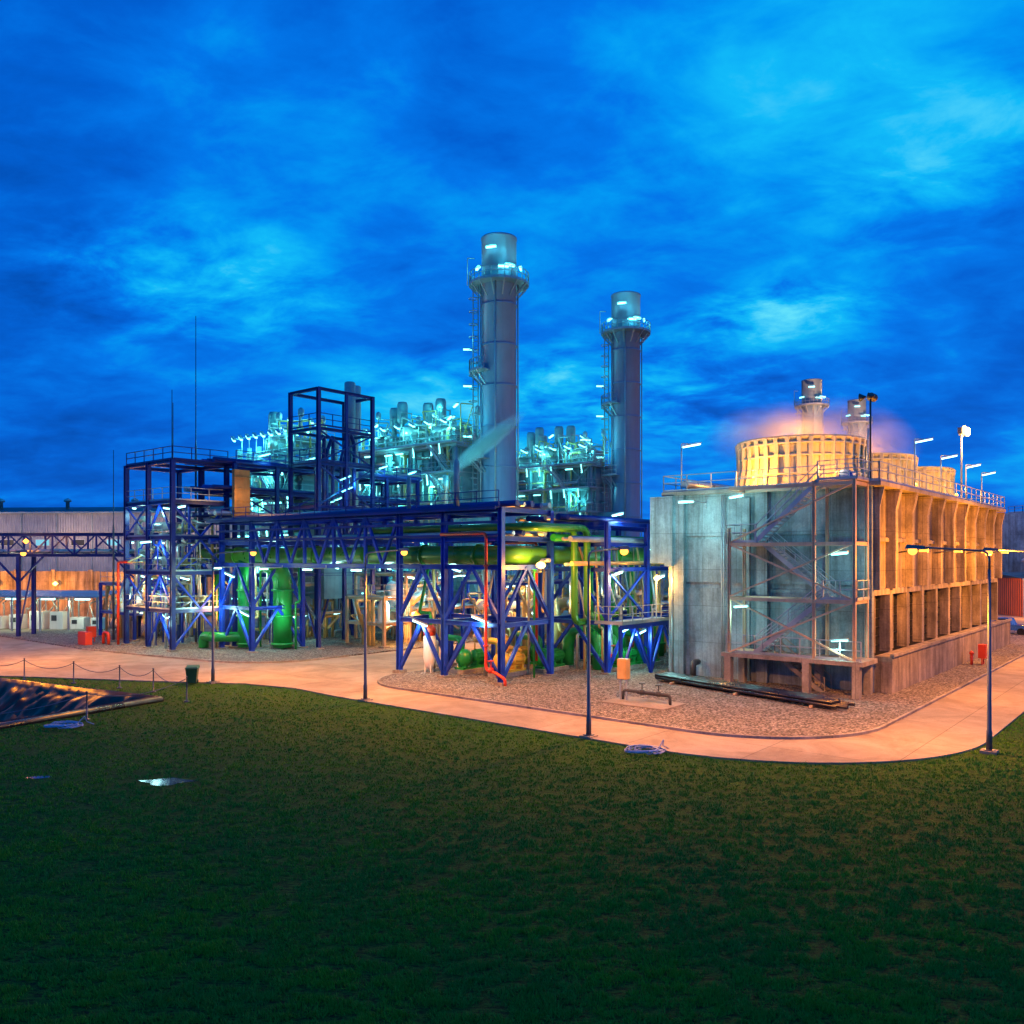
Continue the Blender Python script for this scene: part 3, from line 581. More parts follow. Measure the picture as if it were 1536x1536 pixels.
def side_rack():
    A=Asm('pipe_rack'); us=[7.9,13,18,23,28.5,34]; vs=[-2.6,3]; zs=[3.7,7.3,9.0,10.4]
    frame(A,us,vs,zs,w=.32)
    for a,b in zip(us[:-1],us[1:]):
        invV(A,(a,-2.6),(b,-2.6),.3,3.6,w=.2); 
        if a!=13: X(A,(a,-2.6),(b,-2.6),3.8,7.2,w=.14)
    invV(A,(7.9,-2.6),(7.9,3),.3,3.6,w=.2); invV(A,(7.9,-2.6),(7.9,3),3.8,7.2,w=.18)
    A.box(('platform','galvanised'),6.6,14,-4.6,-2.4,3.62,3.7); A.rail(GR,[(6.6,-2.5,3.7),(6.6,-4.6,3.7),(14,-4.6,3.7)],1.1,1.2,.05)
    for u in (6.7,10.5,13.9): A.ib(ST,(u,-4.4,0),(u,-4.4,3.5),.2)
    A.bar(ST,(6.7,-4.4,3.45),(13.9,-4.4,3.45),.15,.3); invV(A,(6.7,-4.4),(10.5,-4.4),.2,3.4,w=.14); invV(A,(10.5,-4.4),(13.9,-4.4),.2,3.4,w=.14)
    for v,r,z,k in ((-2,.2,9.2,PIPES[2]),(-1.4,.12,9.2,PIPES[0]),(-.6,.25,9.3,('cooling_water_pipe','green_pipe')),(2.2,.2,9.2,PIPES[0]),(-1.8,.15,10.6,PIPES[3]),(-1,.22,10.65,PIPES[3]),(0,.16,10.6,PIPES[0]),(1.5,.2,10.6,PIPES[3]),(2.5,.1,10.55,PIPES[1]),(-2.1,.15,7.6,PIPES[1]),(-1.6,.1,7.55,PIPES[2])):
        A.tube(k,[(4.5,v,z),(38,v,z)],r,9)
    g=('cooling_water_pipe','green_pipe')
    for i,u in enumerate((9.5,12.8,16.1,19.4)):
        v=.2+i*.3; A.tube(g,[(u,v-1,.2),(u,v-1,2.7),(u,v+1.6,2.7),(u,v+1.6,.3)],.42,16,bend=1.2); A.lathe(g,(u,v-1,1.2),[(.55,-.08),(.55,.08)],16)
        A.tube(g,[(u+1.2,v+.6,.3),(u+1.2,v+.6,8.2)],.3,12); A.lathe(g,(u+1.2,v+.6,4),[(.42,-.08),(.42,.08)],14)
        valve(A,(u,v-2.1,1.1),.2)
    A.lathe(('surge_vessel','lagging'),(15,4.6,3.2),[(.1,0),(.9,.4),(.9,4.4),(.1,4.9)],24)
    A.lathe(('surge_vessel','white_paint'),(11,5.2,2.2),[(.1,0),(.8,.4),(.8,4.9),(.1,5.4)],24)
    for q in range(28):
        u=R(8,22); v=R(-2.4,2.8); z=R(2,7.5); A.tube(random.choice(PIPES[:3]),[(u,v,.1),(u,v,z),(u+R(-1.5,1.5),v,z),(u,v+.6,9.2)],R(.05,.13),7)
    for u,v,z in ((8,-3.9,3.2),(8.8,-2.8,6.9),(12,-4.2,6.6),(10,-3.9,2.9),(14,-2.3,8.6),(18,-2,6.8),(9,-2.7,10.9)):
        A.tlamp((u,v,z),(1,.1,.15),1.4,'tube_white',w=.15); A.light((u,v-.2,z-.35),WH,170,.25)
    A.lathe(('bulkhead_lamp','lamp_flood'),(10.8,-4.7,6.6),[(.04,-.2),(.24,0),(.04,.2)],12); A.light((10.6,-5.0,6.4),(1,.42,.08),1000,.2); A.bar(('bulkhead_bracket','galvanised'),(10.8,-4.65,3.7),(10.8,-4.65,6.6),.07)
    A.done()
side_rack()
def pump(u,v,mat='green_pipe',rot=ANG,s=1.):
    A=Asm('water_pump',PW(u,v,.16),rot); k=('casing',mat)
    A.box(('plinth','concrete_plain'),-1.3*s,1.7*s,-.6*s,.6*s,0,.25)
    A.box(('skid',mat),-1.1*s,1.5*s,-.4*s,.4*s,.25,.4)
    A.lathe(k,(-.9*s,0,1.0*s),[(.15,-.1),(.5*s,0),(.62*s,.2),(.62*s,.5),(.3*s,.7),(.12,.8),(.12,1.1)],20,'x')
    A.lathe(('motor',mat),(.3*s,0,1.0*s),[(.1,-.15),(.4*s,0),(.42*s,.1),(.42*s,1.0),(.36*s,1.1),(.36*s,1.25)],20,'x')
    for a in range(12):
        t=a*math.pi/6; A.bar(('motor_fins',mat),(.42*s,.45*s*math.cos(t),1.0*s+.45*s*math.sin(t)),(1.25*s,.45*s*math.cos(t),1.0*s+.45*s*math.sin(t)),.03,.08)
    for x in (-.7,.4,1.2): A.box(('feet',mat),x*s-.1,x*s+.1,-.35*s,.35*s,.4,.7*s)
    A.tube(('discharge_pipe',mat),[(-.65*s,.2,1.1*s),(-.65*s,.2,2.3*s),(-.65*s,1.6,2.3*s)],.22*s,12,bend=.4); A.done()
for u,v,m_ in ((6.8,1.6,'green_pipe'),(6.4,4.2,'yellow_paint'),(10.8,-1.9,'green_pipe'),(13.5,-2.1,'green_pipe'),(3.2,2.2,'yellow_paint'),(8.4,3.4,'green_pipe'),(3,5.4,'green_pipe')): pump(u,v,m_)
def process_structure():
    A=Asm('process_structure'); us=[-3.7,1.3]; vs=[32.9,37,41]; zs=[3.6,6.8,9.8,12.8,16.2]
    frame(A,us,vs,zs,k=NV,w=.36)
    for i in range(4):
        z0,z1=([.3]+zs)[i],([.3]+zs)[i+1]-.3
        invV(A,(-3.7,32.9),(-3.7,37),z0,z1,w=.16); 
        if i%2: X(A,(-3.7,37),(-3.7,41),z0,z1,w=.12)
        invV(A,(-3.7,32.9),(1.3,32.9),z0,z1,w=.16,flip=i%2==1)
    for z in zs[:4]:
        A.box(('floor_grating','galvanised'),-3.6,1.2,33.1,40.8,z,z+.05); A.rail(GR,[(-3.75,41,z),(-3.75,32.9,z),(1.3,32.9,z)],1.1,1.5,.05)
        if z<12:
            A.lathe(LG,(-2.6,34.5,z+.9),[(.1,0),(.4,.2),(.4,3.2),(.1,3.4)],16,'y'); A.lathe(('drums','beige_pipe'),(-.6,35,z+.8),[(.1,0),(.4,.2),(.4,3.0),(.1,3.2)],16,'y')
    for q in range(80):
        u=R(-3.9,.9); v=R(32.4,41.3); z0=R(0,8); z1=z0+R(2,5.5); A.tube(random.choice(PIPES[:3]+[ST,ST]),[(u,v,z0),(u,v,z1),(u+R(-1.6,1.6),v,z1),(u,v+R(-2,2),z1+.5)],R(.05,.13),8)
    for i,(v,z) in enumerate(((42.3,11.5),(43.2,10.5),(42.7,8.))):
        A.tube(LG,[(-2+i*.5,41,z-6),(-2+i*.5,v,z-6),(-2+i*.5,v,z),(-2+i*.5,40.6,z)],.28,12,bend=.8)
    A.tube(('fire_main','red_paint'),[(-4.2,41.5,.2),(-4.2,41.5,7.6),(-4.2,39,7.6)],.12,8)
    A.tube(('fire_main','red_paint'),[(-4.6,42.5,.2),(-4.6,42.5,1.2),(-4.6,43.5,1.2),(-4.6,43.5,.2)],.14,8); A.box(('hose_cabinet','red_paint'),-6.2,-5.6,43.5,45.0,.16,1.3)
    for z in (3,6.2,9.3,12.3):
        for v in (33.6,36.6,39.6):
            A.tlamp((-3.9 if R(0,1)<.6 else -2.4,v+R(-.6,.6),z),(R(-.3,.8),1,R(-.2,.3)),1.3,'tube_white',w=.16)
        A.light((-4.1,R(33.5,35.5),z-.6),WH,140,.25); A.light((-3.0,R(37.5,40.5),z-.6),WH,140,.25)
    A.light((-5.5,38,4.5),(1,.42,.08),900,.25); A.light((0,32,3.5),(1,.45,.12),450,.25)
    us2=[1.3,5.6,10,14.4,18.8,23.2]; vs2=[31.6,37.2]; z2=[6.5,9.2,11.6,13.9,16.2]
    frame(A,us2,vs2,z2,k=NV,w=.32)
    for a,b in zip(us2[:-1],us2[1:]):
        X(A,(a,31.6),(b,31.6),11.7,13.8,NV,.12); invV(A,(a,31.6),(b,31.6),.3,6.3,NV,.16)
    for z in z2[1:]:
        for q in range(6):
            v=31.9+q*.95+R(-.2,.2); A.tube(random.choice(PIPES[3:]+PIPES[:1]+PIPES[3:]+[ST]),[(-.5,v,z+.2),(24,v,z+.2)],R(.09,.27),9)
    A.rail(('deck_rail','navy_steel'),[(1.3,31.4,16.2),(23.4,31.4,16.2)],1.1,1.7,.06); A.rail(('deck_rail','navy_steel'),[(-3.7,41,16.2),(-3.7,32.9,16.2),(1.3,32.7,16.2)],1.1,1.7,.06)
    A.box(('duct_panel','copper_duct'),.9,2.4,31.0,31.4,11.4,15.6)
    for z in (11.9,12.9,13.9,14.9): A.box(('duct_ribs','copper_duct'),.85,2.45,30.9,31.0,z,z+.12)
    A.light((.8,29.2,13.2),(1,.5,.12),200,.2)
    for u in (4,9,13,18,22):
        A.tlamp((u,31.2,16.6+R(0,.8)),(1,.2,.3),1.3,w=.16); A.light((u,31.0,16.8),CY,90,.25)
        if u in (4,13,22): A.light((u,30.8,8.6),WH,110,.25)
        A.tlamp((u+1,31.1,8.8),(1,.1,0),1.2,'tube_white')
    A.done()
process_structure()
def vent_tower():
    A=Asm('vent_tower',PW(5.2,25)); us=[0,6]; vs=[0,4]; zs=[12.5,16.2,19.2,22.6]
    frame(A,us,vs,zs,k=NV,w=.3)
    for z0,z1 in ((12.5,16),(16.2,19)): X(A,(0,0),(6,0),z0,z1,NV,.12)
    A.bar(NV,(3,0,12.5),(3,0,22.5),.22); A.box(('floor','navy_steel'),0,6,0,4,16.25,16.3); A.rail(('rails','navy_steel'),[(0,4,16.3),(0,0,16.3),(6,0,16.3)],1.1,1.5,.06); A.rail(('rails','navy_steel'),[(0,4,19.3),(0,0,19.3),(6,0,19.3)],1.1,1.5,.06)
    for x,y in ((5.2,2.2),(6.7,3.2)): A.lathe(('vent_pipe','casing'),(x,y,9),[(.25,0),(.25,10.5),(.5,11),(.5,15.),(.4,15.1)],16)
    for x in (1,2,3.6,4.4): A.tube(PIPES[x>3 and 0 or 3],[(x,1.5,8),(x,1.5,R(16,20)),(x+.7,1.5,R(17,20)),(x+.7,1.5,12)],R(.12,.22),8)
    for z in (14,15,13): A.tlamp((R(1,5),.0,z),(1,0,.4),1.2); 
    A.light((2,-.8,13.5),CY,100); A.light((5,1,14.5),CY,140); A.done()
vent_tower()
for u,v,h in ((1,37.5,30),(-3.7,33,22),(-2,36,21.5),(-3,45,18)):
    A=Asm('lightning_mast',PW(u,v)); A.lathe(('mast','pole_paint'),(0,0,0),[(.11,0),(.09,h*.6),(.05,h*.62),(.03,h)],8); A.box(('base','concrete_plain'),-.3,.3,-.3,.3,0,.3); A.done()
def skid(u,v,w,d,h,warm=False,seed=0):
    random.seed(seed); A=Asm('process_skid',PW(u,v)); us=list(np.linspace(0,w,max(2,int(w/4)+1))); vs=list(np.linspace(0,d,max(2,int(d/4)+1))); zs=[h*.5,h]
    frame(A,us,vs,zs,k=ST if seed%2 else ('steel_frame','tan_steel'),w=.24)
    A.rail(GR,[(0,d,h),(0,0,h),(w,0,h)],1.1,1.5,.05); A.box(('grating','galvanised'),0,w,0,d,h*.5,h*.5+.05)
    for q in range(int(w*d*.6)):
        x=R(0,w); y=R(0,d); z=R(.6,h); z1=R(.6,h+1.5); A.tube(random.choice(PIPES[:3]+[PIPES[1]]),[(x,y,.1),(x,y,z),(x+R(-2.5,2.5),y,z),(x,y+R(-2,2),z1)],R(.06,.2),8)
    for q in range(int(w*d/9)):
        x=R(.6,w-.6); y=R(.5,d-.5); r=R(.35,.8); z=R(0,h*.4)
        if R(0,1)<.5: A.lathe(('vessels',random.choice(['lagging','white_paint','beige_pipe'])),(x,y,z),[(.05,.2),(r,.6),(r,h*.55),(r*.6,h*.55+.4),(.05,h*.55+.5)],18)
        else:
            A.lathe(('vessels',random.choice(['lagging','white_paint','beige_pipe'])),(x-1.4,y,h*.5+1.),[(.05,0),(r*.8,.2),(r*.8,2.8),(.05,3)],18,'x')
    for q in range(int(w*d/14)+2):
        x=R(-.2,w); y=R(-.3,d*.3); z=random.choice([h*.45,h*.95,h*.6]); A.tlamp((x,y,z),(1,R(-1,1),R(-.3,.3)),1.3,'tube_white',w=.15)
        if q%2==0: A.light((x,y-.4,z-.4),(1,.5,.12) if warm and q%4==0 else WH,300,.25)
    A.done()
skid(12,8.5,12,6,6,True,11); skid(13,22.5,10,7,6.5,True,12); skid(25,6,8,12,7.5,True,13); skid(6.5,32,8,5,5.5,True,14); skid(-1.5,44,6,7,5.5,True,15); skid(24,20,8,5,8,False,17); skid(40,6,10,14,8,False,16); skid(9.5,21.5,3,5,4.5,True,18)
def hall(name,loc,rot,w,d,h,mat):
    A=Asm(name,loc,rot); k=('walls',mat)
    A.box(k,0,w,0,d,.1,h); A.hexa(('roof','dark_grey'),[(-.4,-.4,h),(w+.4,-.4,h),(w+.4,d+.4,h),(-.4,d+.4,h),(-.4,d*.5,h+d*.06),(w+.4,d*.5,h+d*.06),(w+.4,d*.5+.1,h+d*.06),(-.4,d*.5+.1,h+d*.06)])
    A.box(('gutter','galvanised'),-.3,w+.3,-.5,-.25,h-.25,h)
    for x in np.arange(0,w+.1,6): A.box(('downpipes','galvanised'),x-.06,x+.06,-.14,-.02,.1,h-.2)
    for x in np.arange(3,w,12): A.lathe(('roof_vents','galvanised'),(x,d*.3,h+.5),[(.3,0),(.3,1.6),(.6,1.7),(.6,2.0),(.1,2.3)],12)
    for x in np.arange(2.5,w-2,6):
        A.box(('window_frames','white_paint'),x-.1,x+2.3,-.06,-.01,h*.64,h*.64+1.1)
        A.box(('window_glass','window_glow' if int(x)%4 else 'dark_grey'),x,x+2.2,-.09,-.065,h*.64+.1,h*.64+1.0)
    for x in (4,w*.5): A.box(('roller_door','dark_grey'),x,x+3.6,-.05,-.01,.1,4.2)
    A.done(); return A
A=hall('turbine_hall',(-116,140,0),math.radians(-4),80,26,15.4,'cladding')
for x in (30,46,62): A.light((x,-7,11.5),(1,.6,.35),1500,.4)  # floating lights added to warm and brighten the hall front
A=Asm('boundary_wall',(-100,112,0),math.radians(-3)); A.box(('wall_panels','concrete_sodium_lit'),0,62,0,.4,0,6.2)
for x in np.arange(0,62,5): A.box(('pilasters','concrete_sodium_lit'),x,x+.5,-.25,-.002,0,6.4)
for x in (24,33,41,50,57): A.light((x,-3.5,4.5),SOD,1900,.3); A.lathe(('wall_lights','lamp_flood'),(x,-.9,4.6),[(.03,-.3),(.35,0),(.03,.3)],10); A.bar(('lamp_brackets','galvanised'),(x,-.25,4.9),(x,-.9,4.9),.08)
A.done()
hall('switchgear_building',(-42,118,0),math.radians(-2),34,14,7,'cladding_white')
hall('warehouse',(5,168,0),0,60,20,9,'cladding_white'); 
A=Asm('equipment_shelter',(-64,92,0),math.radians(-6))
A.hexa(('roof','cladding'),[(0,-.5,3.7),(20,-.5,3.7),(20,6,4.1),(0,6,4.1),(0,-.5,3.82),(20,-.5,3.82),(20,6,4.22),(0,6,4.22)])
for x in np.arange(.3,20,3.25):
    for y in (0,5.6): A.bar(('posts','galvanised'),(x,y,0),(x,y,3.8),.15)
for x in np.arange(1,19,2.4):
    h=R(1.2,2.2); A.box(('cabinets','white_paint'),x,x+R(.9,1.7),2,3.2,.1,h); A.box(('cabinet_vents','dark_grey'),x+.2,x+.8,1.96,1.998,h*.5,h*.8); A.tube(('cabinet_pipes','galvanised'),[(x+.6,2.6,h),(x+.6,2.6,3.4),(x+1.6,2.6,3.4)],.07,6)
for x in np.arange(1,20,.9): A.tube(('shelter_pipework','lagging'),[(x,3.6,.2),(x,3.6,R(1,3)),(x+R(-1,1),3.6,R(2,3.5)),(x,5,3.4)],R(.04,.1),6)
for x in (2,6,10,14,18): A.tlamp((x,.2,3.5),(1,0,0),1.6,'tube_white',w=.22)
for x in (3,10,17): A.light((x,.6,3.0),(.8,1,.7),260,.3)
A.done()
A=Asm('pipe_bridge',(-72,84,0),math.radians(-1)); 
for y in (0,2.6):
    for z in (8.2,10.3): A.ib(NV,(0,y,z),(37,y,z),.28)
    for i in range(17): 
        x=i*2.2; A.bar(NV,(x,y,8.2),(x,y,10.3),.14); A.bar(NV,(x,y,8.2 if i%2 else 10.3),(x+2.2,y,10.3 if i%2 else 8.2),.12)
for x in (6,23,35): 
    for y in (0,2.6): A.ib(NV,(x,y,0),(x,y,8.2),.32)
    A.bar(NV,(x,0,.3),(x,2.6,8),.12); A.bar(NV,(x-2.5,0,8.1),(x,0,5.5),.16); A.bar(NV,(x+2.5,0,8.1),(x,0,5.5),.16)
for y,r in ((.5,.16),(1.,.22),(1.7,.14),(2.2,.2)): A.tube(PIPES[0] if r>.15 else PIPES[1],[(0,y,8.6),(37,y,8.6)],r,8)
A.lathe(('lamp','lamp_sodium'),(24,-.4,9.6),[(.03,-.25),(.28,0),(.03,.25)],10); A.light((24,-1,9.4),SOD,500)
A.done()
A=Asm('water_tank',(100,150,0),0); A.lathe(('shell','concrete'),(0,0,0),[(12,0),(12,15.6),(11.6,15.9),(0.1,17)],64); 
A.rail(GR,[(x,y,15.9) for x,y in arc(0,0,11.6,180,300,14)],1.1,2,.08); A.light((-8,-16,11),SOD,6000); A.done()
A=hall('pump_house',(68,112,0),math.radians(4),26,12,5.2,'cladding_red'); A.light((-2,-4,3.8),SOD,2500,.3)  # bare orange light added to brighten the red wall
p=PW(64,-24.5); street_lamp(p.x,p.y,V_+3.14,9000,h=12)
A=Asm('pickup_truck',PW(60,-17.5,.07),ANG+1.4); k=('body','vehicle_blue')
A.box(k,-2.4,2.4,-.85,.85,.5,1.05); A.hexa(k,[(-.6,-.8,1.05),(1.3,-.8,1.05),(1.3,.8,1.05),(-.6,.8,1.05),(-.3,-.68,1.7),(.8,-.68,1.7),(.8,.68,1.7),(-.3,.68,1.7)])
A.hexa(('windows','dark_grey'),[(-.45,-.82,1.12),(1.1,-.82,1.12),(1.1,.82,1.12),(-.45,.82,1.12),(-.28,-.71,1.6),(.72,-.71,1.6),(.72,.71,1.6),(-.28,.71,1.6)])
for x in (-1.5,1.5):
    for y in (-.9,.7): A.lathe(('wheels','black_plastic'),(x,y,.38),[(.38,0),(.38,.2)],18,'y')
A.done()
def cabinet(u,v):
    A=Asm('fire_hose_cabinet',PW(u,v,.12)); A.box(('cabinet','red_paint'),-.35,.35,-.25,.25,.5,1.5); A.box(('door','red_paint'),-.38,-.352,-.2,.2,.58,1.42)
    for x in (-.3,.3): A.bar(('legs','red_paint'),(x,0,0),(x,0,.5),.08)
    A.tube(('standpipe','red_paint'),[(-.7,.6,0),(-.7,.6,.8)],.1,8); A.lathe(('standpipe','red_paint'),(-.7,.6,.8),[(.16,0),(.16,.12),(.05,.25)],12); A.tube(('outlet','red_paint'),[(-.95,.6,.6),(-.45,.6,.6)],.07,8); A.done()
cabinet(30,-20.8); cabinet(-4.6,46)
A=Asm('valve_station',(7.3,45.0,.16),ANG); A.box(('cabinet','beige_pipe'),-.2,.25,1.3,1.85,1.2,2.3); A.box(('cabinet_door','beige_pipe'),-.24,-.205,1.34,1.81,1.24,2.26)
for y in (1.38,1.77): A.bar(('stand','galvanised'),(0,y,0),(0,y,1.2),.07)
A.box(('slab','concrete_plain'),-1.2,1.2,-1.6,2.2,-.02,.06)
A.tube(('pipes','dark_grey'),[(0,-1.3,.1),(0,-1.3,.6),(0,1.6,.6),(0,1.6,.1)],.08,8,bend=.2); A.tube(('pipes','dark_grey'),[(.5,-1.0,.1),(.5,-1.,.45),(.5,1.,.45)],.07,8)
for y in (-.6,.4): valve(A,(0,y,.6),.11,('valves','dark_grey'))
A.done()
A=Asm('pipe_bundle',PW(4.3,-6.2,.16)); 
for q in range(9):
    A.tube(('pipes','black_plastic'),[(2.9+q*.19+R(-.05,.05),-.4+R(-.5,.3),.24),(-.4+q*.19*1.2,-13.0+R(-.4,.6),.22)],.085,10,bend=0)
for q in range(7): A.tube(('pipes','black_plastic'),[(3.0+q*.19,-.6+R(-.5,.3),.4),(-.2+q*.19*1.2,-12.7+R(-.4,.6),.38)],.085,10,bend=0)
for t in (.12,.5,.88): A.bar(('timber_bearers','tan_steel'),(2.6-3.3*t,-.4-12.6*t,.08),(4.9-3.3*t,-.4-12.6*t,.08),.12,.12)
A.done()
A=Asm('waste_bin',(-20.2,53.2,0),.2); k=('body','bin_green'); A.hexa(k,[(-.26,-.28,.1),(.26,-.28,.1),(.26,.28,.1),(-.26,.28,.1),(-.36,-.38,1.0),(.36,-.38,1.0),(.36,.38,1.0),(-.36,.38,1.0)])
A.hexa(('lid','bin_green'),[(-.4,-.42,1.0),(.4,-.42,1.0),(.4,.42,1.02),(-.4,.42,1.02),(-.36,-.36,1.08),(.36,-.36,1.08),(.36,.4,1.16),(-.36,.4,1.16)]); 
for x in (-.28,.28): A.lathe(('wheels','black_plastic'),(x,.3,.12),[(.12,-.04),(.12,.04)],12,'x')
A.done()
A=Asm('rope_barrier',(0,0,0),0); ps=[(-36,56.0),(-31.8,54.9),(-27.8,53.4),(-24,51.5),(-21.3,50.0),(-18.0,46.6),(-20.9,41.4),(-25.5,36)]
for x,y in ps: A.lathe(('posts','pole_paint'),(x,y,0),[(.16,0),(.16,.05),(.04,.07),(.035,1.35),(.06,1.37),(.05,1.42)],8)
for a,b in zip(ps[:-1],ps[1:]):
    a=Vector((*a,1.3)); b=Vector((*b,1.3)); A.tube(('rope','pole_paint'),[a.lerp(b,t)-Vector((0,0,.45*4*t*(1-t))) for t in np.linspace(0,1,9)],.02,5,bend=0)
A.done()
def coil(x,y):
    A=Asm('hose_coil',(x,y,0),0); pts=[]
    for i in range(150):
        t=i*.42; r=.42+.16*math.sin(i*.7)*.5+.2*((i//15)%3)/2; pts.append((r*1.25*math.cos(t),r*math.sin(t),.07+.16*((i*.137)%1)))
    A.tube(('hose','blue_white'),pts,.022,5,bend=0); A.tube(('hose','blue_white'),[(.5,0,.1),(.8,.3,.5),(.8,.5,.2),(1.1,.6,.05)],.022,5); A.done()
coil(-21.0,39.5); coil(5.45,34.4)
nt_=9000; ang=np.random.rand(nt_)*math.pi*.9+math.pi*.05; rr=420+np.random.rand(nt_)*60
hgt=np.array([5+5*noise.noise(Vector((a*40,0,0)))+3*noise.noise(Vector((a*160,3,0))) for a in ang]); zz=np.random.rand(nt_)*np.maximum(2,hgt+3)
V=[];F=[]
for a,r,z in zip(ang,rr,zz):
    c=Vector((r*math.cos(a),r*math.sin(a),z)); n_=len(V); s=R(1.2,2.6); d=Vector((-math.sin(a),math.cos(a),0))*s; e=Vector((R(-.4,.4),R(-.4,.4),1)).normalized()*s
    V+=[tuple(c-d-e*.3),tuple(c-e),tuple(c+d-e*.2),tuple(c+e)]; F.append((n_,n_+1,n_+2,n_+3))
me=bpy.data.meshes.new('tree_line'); me.from_pydata(V,[],F); me.materials.append(M['grass_blades']); scene.collection.objects.link(bpy.data.objects.new('tree_line',me))
# ================================================================== steam
def steam(name,loc,scale,rot,dens,seed,col=(1,1,1),lo=.38,fo=.1):
    me=bpy.data.meshes.new(name); bm=bmesh.new(); bmesh.ops.create_icosphere(bm,subdivisions=3,radius=1); bm.to_mesh(me); bm.free()
    o=bpy.data.objects.new(name,me); scene.collection.objects.link(o); o.location=loc; o.scale=scale; o.rotation_euler=rot
    m=bpy.data.materials.new(name); m.use_nodes=True; nt=m.node_tree; nt.nodes.remove(nt.nodes['Principled BSDF']); L=nt.links.new
    vs=N(nt,'ShaderNodeVolumeScatter'); vs.inputs['Color'].default_value=(*col,1); vs.inputs['Anisotropy'].default_value=.1
    tc=N(nt,'ShaderNodeTexCoord'); ln=N(nt,'ShaderNodeVectorMath',operation='LENGTH'); L(tc.outputs['Object'],ln.inputs[0])
    f=N(nt,'ShaderNodeMapRange'); f.interpolation_type='SMOOTHSTEP'; f.inputs[1].default_value=1.; f.inputs[2].default_value=fo; L(ln.outputs['Value'],f.inputs[0])
    mp=N(nt,'ShaderNodeMapping'); mp.inputs['Location'].default_value=(seed,0,0); L(tc.outputs['Object'],mp.inputs[0])
    n=N(nt,'ShaderNodeTexNoise',Scale=1.8,Detail=3.0); L(mp.outputs[0],n.inputs[0])
    r=N(nt,'ShaderNodeMapRange'); r.inputs[1].default_value=lo; r.inputs[2].default_value=.65; L(n.outputs[0],r.inputs[0])
    a=N(nt,'ShaderNodeMath',operation='MULTIPLY'); L(f.outputs[0],a.inputs[0]); L(r.outputs[0],a.inputs[1]); b=N(nt,'ShaderNodeMath',operation='MULTIPLY'); b.inputs[1].default_value=dens; L(a.outputs[0],b.inputs[0])
    L(b.outputs[0],vs.inputs['Density']); L(vs.outputs[0],nt.nodes['Material Output'].inputs['Volume']); me.materials.append(m)
ft=PW(17.5,-12,0)
steam('steam_plume',(ft.x-1.4,ft.y,16.3),(5.2,4.6,2.5),(0,0,0),.42,1,(1,.93,.82),.3)
ft=PW(29.8,-12,0); steam('steam_plume',(ft.x-.5,ft.y,17.4),(5.6,4.6,3.4),(0,.3,0),.36,3,(1,.93,.82),.3)
steam('steam_plume',(-2.6,84,19.4),(5.4,.9,1.0),(0,-.68,0),5.0,5,lo=.2)
A=Asm('steam_vent',(-6.6,84,0),0); A.lathe(('vent_pipe','lagging'),(0,0,0),[(.2,0),(.2,14.8),(.32,15.0),(.32,16.2),(.28,16.2)],14); A.light((1.6,-3,15.5),CY,900,.3); A.light((4,-3.5,18.5),CY,600,.3); A.done()  # both cyan lights are added to make the steam jet visible
# ================================================================== world
w=bpy.data.worlds.new('World'); scene.world=w; w.use_nodes=True; nt=w.node_tree; L=nt.links.new; bg=nt.nodes['Background']
tc=N(nt,'ShaderNodeTexCoord'); sp=N(nt,'ShaderNodeSeparateXYZ'); L(tc.outputs['Generated'],sp.inputs[0])
def ma(op,a,b=None,c=None):
    n=N(nt,'ShaderNodeMath',operation=op)
    for i,x in enumerate((a,b,c)):
        if x is None: continue
        if isinstance(x,(int,float)): n.inputs[i].default_value=x
        else: L(x,n.inputs[i])
    return n.outputs[0]
zc=ma('ADD',ma('MAXIMUM',sp.outputs[2],0.),.26)
cb=N(nt,'ShaderNodeCombineXYZ'); L(ma('DIVIDE',sp.outputs[0],zc),cb.inputs[0]); L(ma('DIVIDE',sp.outputs[1],zc),cb.inputs[1])
mp=N(nt,'ShaderNodeMapping'); mp.inputs['Rotation'].default_value=(0,0,.7); mp.inputs['Scale'].default_value=(.9,1.25,1); mp.inputs['Location'].default_value=(7.1,2.7,0); L(cb.outputs[0],mp.inputs[0])
n1=N(nt,'ShaderNodeTexNoise',Scale=1.1,Detail=7.0,Roughness=.52,Distortion=.35); L(mp.outputs[0],n1.inputs[0])
n2=N(nt,'ShaderNodeTexNoise',Scale=5.5,Detail=7.0,Roughness=.60,Distortion=.3); L(mp.outputs[0],n2.inputs[0])
val=ma('ADD',ma('MULTIPLY',n1.outputs[0],.66),ma('MULTIPLY',n2.outputs[0],.34))
val=ma('ADD',ma('MULTIPLY',ma('SUBTRACT',val,.5),1.15),.515)
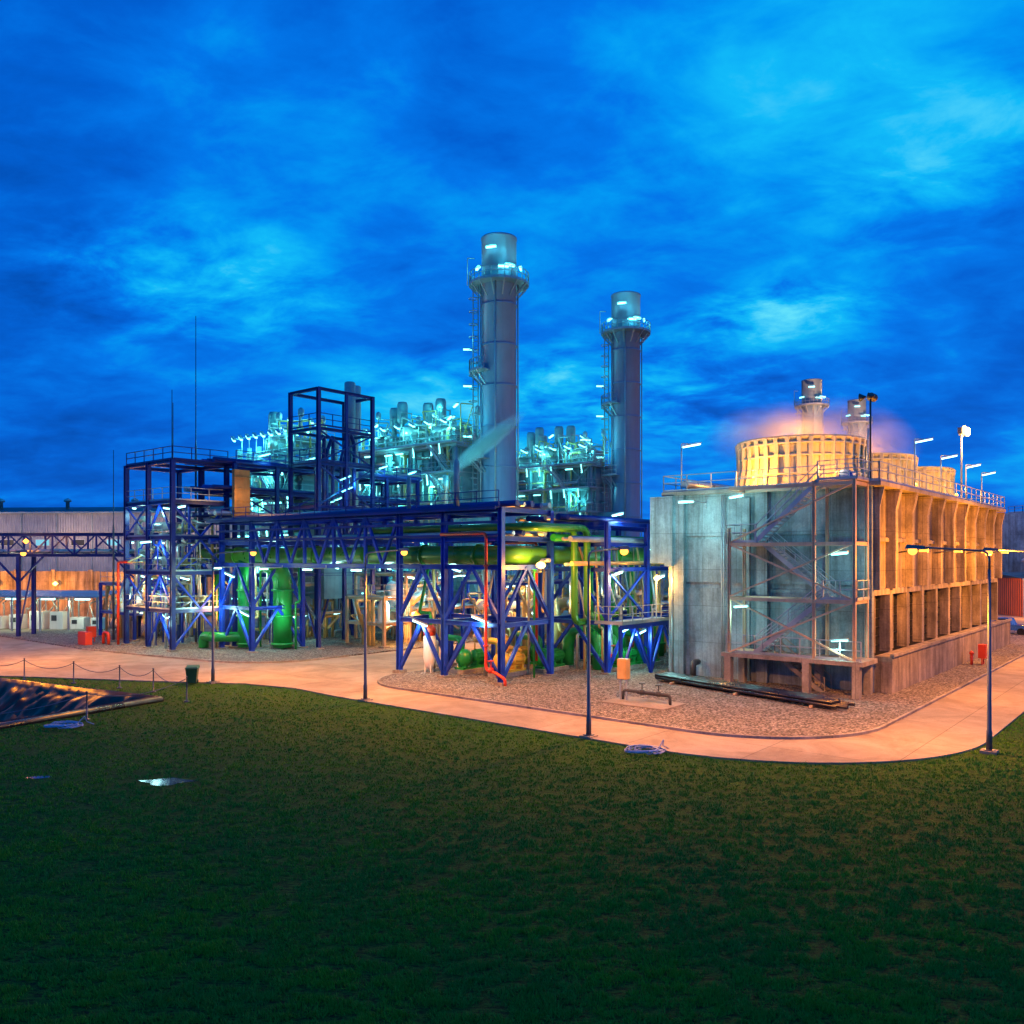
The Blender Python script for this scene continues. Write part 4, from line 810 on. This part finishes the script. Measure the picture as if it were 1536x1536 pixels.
def blob(px,py,rx,ry,wt,fine=False):
    d=Vector(((px-768)/1263,1,(836-py)/1263)).normalized()
    s=N(nt,'ShaderNodeVectorMath',operation='SUBTRACT'); L(tc.outputs['Generated'],s.inputs[0]); s.inputs[1].default_value=d
    m=N(nt,'ShaderNodeVectorMath',operation='MULTIPLY'); L(s.outputs[0],m.inputs[0]); m.inputs[1].default_value=(1/rx,1/rx,1/ry)
    l=N(nt,'ShaderNodeVectorMath',operation='LENGTH'); L(m.outputs[0],l.inputs[0])
    r=N(nt,'ShaderNodeMapRange'); r.interpolation_type='SMOOTHSTEP'; r.inputs[1].default_value=1.; r.inputs[2].default_value=0.; L(l.outputs['Value'],r.inputs[0])
    o=ma('MULTIPLY',r.outputs[0],wt)
    if fine: o=ma('MULTIPLY',o,ma('MULTIPLY',ma('SUBTRACT',n2.outputs[0],.32),4.5))
    return o
for b in ((270,420,.28,.09,.15,True),(1160,470,.16,.045,.22,True),(900,600,.40,.10,.18,True),(1350,90,.46,.32,.13),(440,250,.22,.16,.08),(1440,250,.24,.10,.09,True),(1400,400,.24,.07,-.06),(800,220,.24,.08,-.07),(60,300,.3,.16,-.07),(100,680,.5,.10,-.05),(1050,330,.25,.06,-.05)):
    val=ma('ADD',val,blob(*b))
col=N(nt,'ShaderNodeValToRGB'); L(val,col.inputs[0]); e=col.color_ramp.elements
for i in range(4): e.new(.5)
for i,(p,c) in enumerate(((.30,(0,.070,.43)),(.42,(0,.115,.64)),(.52,(0,.18,.81)),(.61,(.0,.31,.90)),(.72,(.005,.49,.94)),(.90,(.12,.74,.96)))): e[i].position=p; e[i].color=(*c,1)
sky=N(nt,'ShaderNodeTexSky'); sky.sky_type='NISHITA'; sky.sun_disc=False; sky.sun_elevation=math.radians(-3); sky.sun_rotation=math.radians(20)
sk=mixc(nt,1.,sky.outputs[0],(.01,.03,.05),'MULTIPLY'); out=mixc(nt,1.,col.outputs[0],sk,'ADD'); L(out,bg.inputs[0]); bg.inputs[1].default_value=1.0
sl=bpy.data.lights.new('sun','SUN'); sl.energy=.04; sl.angle=math.radians(20); sl.color=(.6,.8,1); so=bpy.data.objects.new('sun',sl); so.rotation_euler=(math.radians(70),0,math.radians(160)); scene.collection.objects.link(so)
cam=bpy.data.cameras.new('camera'); cam.sensor_width=36; cam.lens=29.6; cam.shift_y=.0443; cam.clip_end=5000; cam.clip_start=.1
co_=bpy.data.objects.new('camera',cam); co_.location=(0,0,8); co_.rotation_euler=(math.radians(90),0,0); scene.collection.objects.link(co_); scene.camera=co_
scene.view_settings.view_transform='Standard'; scene.view_settings.look='None'; scene.view_settings.exposure=0
print('polys',sum(len(m.polygons) for m in bpy.data.meshes))
